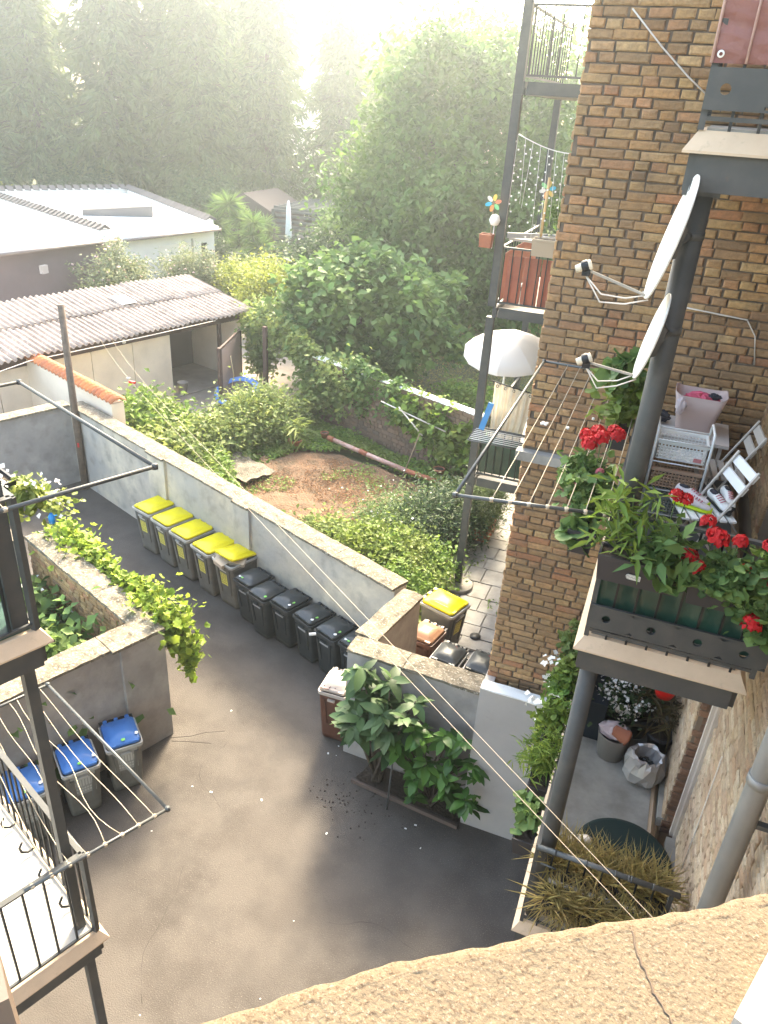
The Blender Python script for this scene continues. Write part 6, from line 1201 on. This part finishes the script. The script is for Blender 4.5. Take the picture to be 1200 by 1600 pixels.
# dry grass planters along the front rail
for k, (x0, x1, lab) in enumerate([(.02, .48, 'planter of green and straw coloured grass at the front rail, left one'), (.50, .96, 'planter of golden dry grass at the front rail, right one')]):
    b = trough(lab, (x0, 4.55), (x1, 4.55), 2.95, .2, .2, name='grass_planter'); g = np.random.default_rng(60 + k); P = np.c_[g.uniform(x0, x1, 650), g.uniform(4.42, 4.68, 650), np.full(650, 3.14)]
    d = g.normal(size=(650, 3)) * .6 + np.array([0, 0, 1.3]); leaf_obj('grass', leaf_arrays(P, .26, .03, .1, 61 + k, 0, dirs=d * 1.5), straw, b)
for k, (x0, x1, lab) in enumerate([(.05, .50, 'outer planter of matted dry grass below the rail, left one'), (.52, .97, 'outer planter of matted dry grass below the rail, right one')]):
    b = trough(lab, (x0, 4.19), (x1, 4.19), 2.95, .18, .18, name='grass_planter'); g = np.random.default_rng(70 + k); P = np.c_[g.uniform(x0, x1, 600), g.uniform(4.1, 4.28, 600), np.full(600, 3.11)]
    d = g.normal(size=(600, 3)) * .7 + np.array([0, -.6, .35]); leaf_obj('grass', leaf_arrays(P, .24, .03, .1, 71 + k, 0, dirs=d * 1.5), straw, b)
# potted herbs hanging along the long side of the lowest balcony
hh = [(4.75, 'dark box with spotted broad leaves at the near end of the lowest balcony side', leaf_ger, .10), (5.35, 'box of bushy yellow green grass hanging outside the lowest balcony', leaf_lily, .13), (5.95, 'box of trailing herbs hanging outside the lowest balcony', leaf_ivy, .07), (6.55, 'box of trailing plants with white blooms by the brick wing', leaf_ivy, .07), (7.1, 'box of tall leafy plants touching the brick wing', leaf_vine, .08)]
for k, (y, lab, lm, sz) in enumerate(hh):
    b = trough(lab, (-.20, y - .24), (-.20, y + .24), 3.02, .18, .17, name='hanging_box'); rad = ((.08, .2, .10), (.13, .22, .17), (.10, .25, .2), (.10, .25, .24), (.10, .22, .3))[k]
    leaves_in(b, (-.21, y, 3.25 + rad[2] * .5), rad, (110, 600, 420, 420, 420)[k], sz, lm, 420 + k, .12 if k == 1 else .55, -.6 if k == 1 else .3)
    if k > 1: leaves_in(b, (-.31, y, 3.0), (.06, .2, .2), 110, sz, lm, 440 + k, .5, .8, name='trailing_leaves')
    if k in (2, 3): P, _ = clump_points((-.33, y, 3.45), (.14, .2, .2), 6, 4, .05, 460 + k); leaf_obj('blossoms', leaf_arrays(P, .05, 1, .5, 461), white_petal, b)
# upper left balcony plants
leaves_in(sp, (LP[0], LP[1], 5.75), (.12, .12, .08), 90, .09, leaf_ger, 470, .7, .2)
Pu = lambda s, r, z: np.array([-3.18, 2.93, 0]) + u1 * s + u2 * r + (0, 0, z)
b = trough('flower box with trailing white blossoms on the rail of the upper left balcony', Pu(.5, -.06, 0)[:2], Pu(1.5, -.06, 0)[:2], 6.1, .17, .17); c = Pu(.9, -.12, 6.25)
leaves_in(b, Pu(.45, -.12, 6.18), (.34, .10, .10), 420, .055, leaf_vine, 471, .8, .2); P, _ = clump_points(Pu(.5, -.12, 6.22), (.42, .10, .12), 22, 4, .08, 472); leaf_obj('blossoms', leaf_arrays(P, .032, 1, .5, 472), white_petal, b)
b = trough('flower box with lime green foliage inside the upper left balcony', Pu(.15, .55, 0)[:2], Pu(.15, 1.35, 0)[:2], 5.85, .17, .17); leaves_in(b, Pu(.16, .95, 6.1), (.14, .4, .15), 500, .09, leaf_lily, 473, .6, .3); P, _ = clump_points(Pu(.1, .7, 6.05), (.12, .3, .15), 8, 8, .06, 474); leaf_obj('blossoms', leaf_arrays(P, .055, 1, .5, 474), white_petal, b)
b = thing('blue_watering_can', 'small blue item hanging among the white flowers at the left edge', 'watering can', tuple(Pu(.15, -.15, 6.1))); c = Pu(.12, -.16, 6.12); m = MB(); m.lathe([(0, 0), (.018, 0), (.02, .045), (.01, .06), (.01, .065)], c, 14); m.tube([c + (.015, 0, .05), c + (.045, 0, .065)], .004, 6); obj('can', m, M('can_blue', (.02, .30, .75), .4), b)
# plants in the court behind the brick lined wall
for k, (s, r, lab) in enumerate([(1.1, 1.0, 'big leaved dark plant in the planted court'), (2.1, 1.5, 'dark shrub at the back of the planted court'), (.8, 1.9, 'leafy plant at the near end of the planted court'), (2.6, .8, 'white flowering shrub in the planted court')]):
    c = UV(Q, s, r, .9); bush(lab, tuple(c), (.7, .6, .8), 40, 26, .5, .16, leaf_ivy if k == 1 else leaf_fig, 480 + k, 'court_shrub', .8, .2, .05, 'shrub', fl=(30, .09, white_petal) if k == 3 else None)
for k, (s, r, z0) in enumerate([(1.55, 1.15, 1.45), (1.35, 1.6, 1.2)]): c = UV(Q, s, r, z0); m = MB(); m.tube([c - (0, 0, 1.2), c, c + (.02, 0, .35)], .012, 6); m.lathe([(0, 0), (.035, 0), (.035, .24), (0, .24)], c + (.02, 0, .1), 10); solo('garden_light', m, M('light_yellow', (.75, .72, .45), .5), ['pale yellow plastic tube on a stick in the planted court, upper one', 'pale yellow plastic tube on a stick in the planted court, lower one'][k], 'garden light')

# ================================================================ GARDEN SIDE BALCONY ITEMS
def pinwheel(label, c, cols, r=.11):
    t = thing('pinwheel', label, 'pinwheel', (c[0], c[1], c[2] - .5)); c = np.array(c, float)
    for k in range(6):
        a = k * math.pi / 3 + .3; d = np.array([math.cos(a), -.15, math.sin(a)]); s = np.array([-math.sin(a), 0, math.cos(a)]); out = []
        for q in range(9): th = math.pi * 2 * q / 8; out.append(c + d * (r * .62 + r * .42 * math.cos(th)) + s * r * .24 * math.sin(th))
        m = MB(); m.loft([out[:8], [o + (0, -.006, 0) for o in out[:8]]]); obj('vane', m, M('vane_%d' % cols[k], [(.7, .32, .2), (.75, .6, .2), (.7, .7, .68), (.05, .5, .68), (.72, .35, .12), (.25, .6, .3)][cols[k]], .5, trans=.3), t)
    m = MB(); m.tube([c + (0, .02, 0), c + (0, .02, -.5)], .008, 5); m.lathe([(0, -.012), (.02, -.012), (.02, .012), (0, .012)], c, 8, np.array([[1, 0, 0], [0, 0, 1.], [0, -1, 0]])); obj('stick', m, wood_lt, t)
pinwheel('rainbow pinwheel left of the garden steel post', (-2.98, 12.62, 7.18), [0, 1, 2, 3, 4, 5], .13)
pinwheel('second rainbow pinwheel on a bamboo stick near the brick corner', (-2.22, 12.9, 7.42), [3, 1, 5, 2, 4, 1], .13)
m = MB(); m.lathe([(0, -.09), (.06, -.07), (.09, 0), (.06, .07), (0, .09)], (-2.93, 12.62, 6.93), 14); m.tube([(-2.93, 12.62, 6.5), (-2.93, 12.62, 6.86)], .008, 5); solo('white_ball', m, white_paint, 'white garden ball on a stick below the left pinwheel', 'ornament')
trough('terracotta flower box outside the rail under the left pinwheel', (-3.12, 12.58), (-2.92, 12.58), 6.52, .2, .2, terra)
fp = trough('square beige planter with soil near the brick corner of the garden balcony', (-2.28, 12.62), (-1.92, 12.62), 6.48, .26, .26, M('beige_planter', (.38, .30, .22), .6)); 
pot('grey pot with a leafy stem at the back of the garden balcony', -2.2, 13.7, 6.4, .17, .25, M('grey_pot', (.3, .3, .3), .6), plant=1, seed=88, size=.1, spread=.2, ph=.3, leafs=160)
m = MB(); m.tube([(-2.2, 12.75, 6.7), (-2.2, 12.8, 7.6)], .022, 6); solo('bamboo_stick', m, M('bamboo', (.62, .42, .2), .6), 'light bamboo stick standing in the beige planter', 'stick')
m = MB(); m.box((-2.75, 12.8, 6.68), (-2.2, 12.84, 6.76), R_=rotz(.5)); m.box((-2.75, 13.0, 6.6), (-2.2, 13.35, 6.64)); solo('balcony_shelf', m, M('shelf_grey', (.35, .33, .31), .6), 'grey shelf board across the garden side balcony rail', 'shelf')
t = thing('string_lights', 'string of small white lights drooping under the topmost garden side balcony', 'string lights', (-2.7, 12.8, 8.2)); m = MB(); a, b = np.array([-2.75, 12.72, 8.16]), np.array([-1.3, 12.72, 8.05]); top = [a + (b - a) * i / 12 + (0, 0, -.15 * math.sin(math.pi * i / 12)) for i in range(13)]; m.tube(top, .008, 5); B_ = MB(); g = random.Random(77)
for i in range(0, 13):
    L = g.uniform(.8, 1.5); m.tube([top[i], top[i] + (g.uniform(-.06, .06), 0, -L)], .003, 4)
    for q in range(int(L / .11)): c = top[i] + np.array([g.uniform(-.05, .05), -.01, -.1 - q * .11]); B_.box(c - .011, c + .011)
obj('wire', m, white_pl, t); o = obj('bulb', B_, white_paint, t); o['kind'] = 'stuff'
# open white parasol, curtain, drying rack on the lowest garden balcony
t = thing('open_parasol', 'open white parasol above the lowest garden side balcony', 'parasol', (-2.78, 14.35, 2.4)); m = MB(); V = []; n = 8; cpt = np.array([-2.78, 14.35, 4.72]); tilt = np.array([[1, 0, 0], [0, .97, -.23], [0, .23, .97]])
for k in range(n):
    a0, a1 = 2 * math.pi * k / n, 2 * math.pi * (k + 1) / n; m = MB(); V = []
    for i in range(7):
        r = .86 * i / 6; z = -.34 * (i / 6) ** 1.7
        for a in (a0, (a0 + a1) / 2, a1): sag = .97 if a == (a0 + a1) / 2 else 1; V.append(cpt + tilt @ np.array([r * math.cos(a) * sag, r * math.sin(a) * sag, z]))
    for a in (a0, (a0 + a1) / 2, a1): V.append(cpt + tilt @ np.array([  .86 * math.cos(a), .86 * math.sin(a), -.41]))
    m.add(V, [(i * 3 + j, (i + 1) * 3 + j, (i + 1) * 3 + j + 1, i * 3 + j + 1) for i in range(7) for j in (0, 1)], True); obj('canopy_panel', m, M('parasol_white', (.8, .76, .74), .7, trans=.3), t)
m = MB(); m.tube([(-2.78, 14.35, 2.4), cpt], .02, 8); m.lathe([(0, 0), (.02, .02), (0, .06)], cpt, 8); obj('pole', m, white_paint, t)
t = thing('curtain', 'cream curtain with leaf print hanging behind the garden steel post', 'curtain', (-2.2, 12.95, 3.1)); m = MB(); V = []
for i in range(61):
    for j in range(21):
        s = i / 60; z = 4.22 - 1.15 * j / 20; x = -2.66 + .68 * s - (.18 * (j / 20) ** 2) * (s - .2); V.append((x, 12.95 + .035 * math.sin(34 * s + .6 * j / 20) + .012 * math.sin(70 * s), z - .10 * s))
m.add(V, [(i * 21 + j, (i + 1) * 21 + j, (i + 1) * 21 + j + 1, i * 21 + j + 1) for i in range(60) for j in range(20)], True); obj('fabric', m, M('curtain_cream', (.66, .60, .48), .8, trans=.35, var=(4, (.5, .42, .34), .6)), t)
m = MB(); m.tube([(-2.72, 12.95, 4.24), (-1.9, 12.95, 4.12)], .012, 6); obj('rod', m, metal_black, t)
m = MB()
for k in range(5): m.lathe([(.018, -.004), (.03, 0), (.018, .004)], (-2.6 + k * .15, 12.915, 4.17 - k * .02), 12, np.array([[1, 0, 0], [0, 0, 1.], [0, -1, 0]]))
obj('ring', m, metal_grey, t)
t = thing('drying_rack', 'small wire drying rack laid over the lowest garden side rail', 'drying rack', (-2.3, 12.5, 3.3)); m = MB(); m.tube([(-2.85, 12.2, 3.36), (-1.75, 12.2, 3.36), (-1.75, 12.75, 3.42), (-2.85, 12.75, 3.42), (-2.85, 12.2, 3.36)], .012, 6); obj('frame', m, metal_grey, t)
for k in range(7): m = MB(); y = 12.27 + k * .07; m.tube([(-2.85, y, 3.37 + k * .006), (-1.75, y, 3.37 + k * .006)], .006, 5); obj('wire', m, white_pl, t)
m = MB(); m.box((-2.72, 12.62, 3.42), (-2.62, 12.66, 3.95), R_=np.array([[.97, 0, .24], [0, 1, 0], [-.24, 0, .97]])); solo('blue_cloth', m, blue_pl, 'blue cloth hanging behind the garden steel post', 'cloth')
m = MB(); m.box((-1.9, 13.0, 2.4), (-1.3, 13.6, 4.4)); solo('dark_cabinet', m, M('cabinet_green', (.012, .035, .032), .6), 'dark green cabinet beside the cream curtain', 'cabinet')

# ================================================================ HAZE
m = MB(); m.box((-125, -14, -1.2), (60, 122, 26)); hz = obj('haze', m, None); hz['kind'] = 'stuff'
hm = bpy.data.materials.new('haze'); hm.use_nodes = True; n = hm.node_tree.nodes; n.clear(); o_ = n.new('ShaderNodeOutputMaterial'); v = n.new('ShaderNodeVolumePrincipled'); v.inputs['Density'].default_value = HAZE; v.inputs['Anisotropy'].default_value = .8; v.inputs['Color'].default_value = (.88, .97, 1, 1); hm.node_tree.links.new(v.outputs[0], o_.inputs['Volume']); hz.data.materials.append(hm)
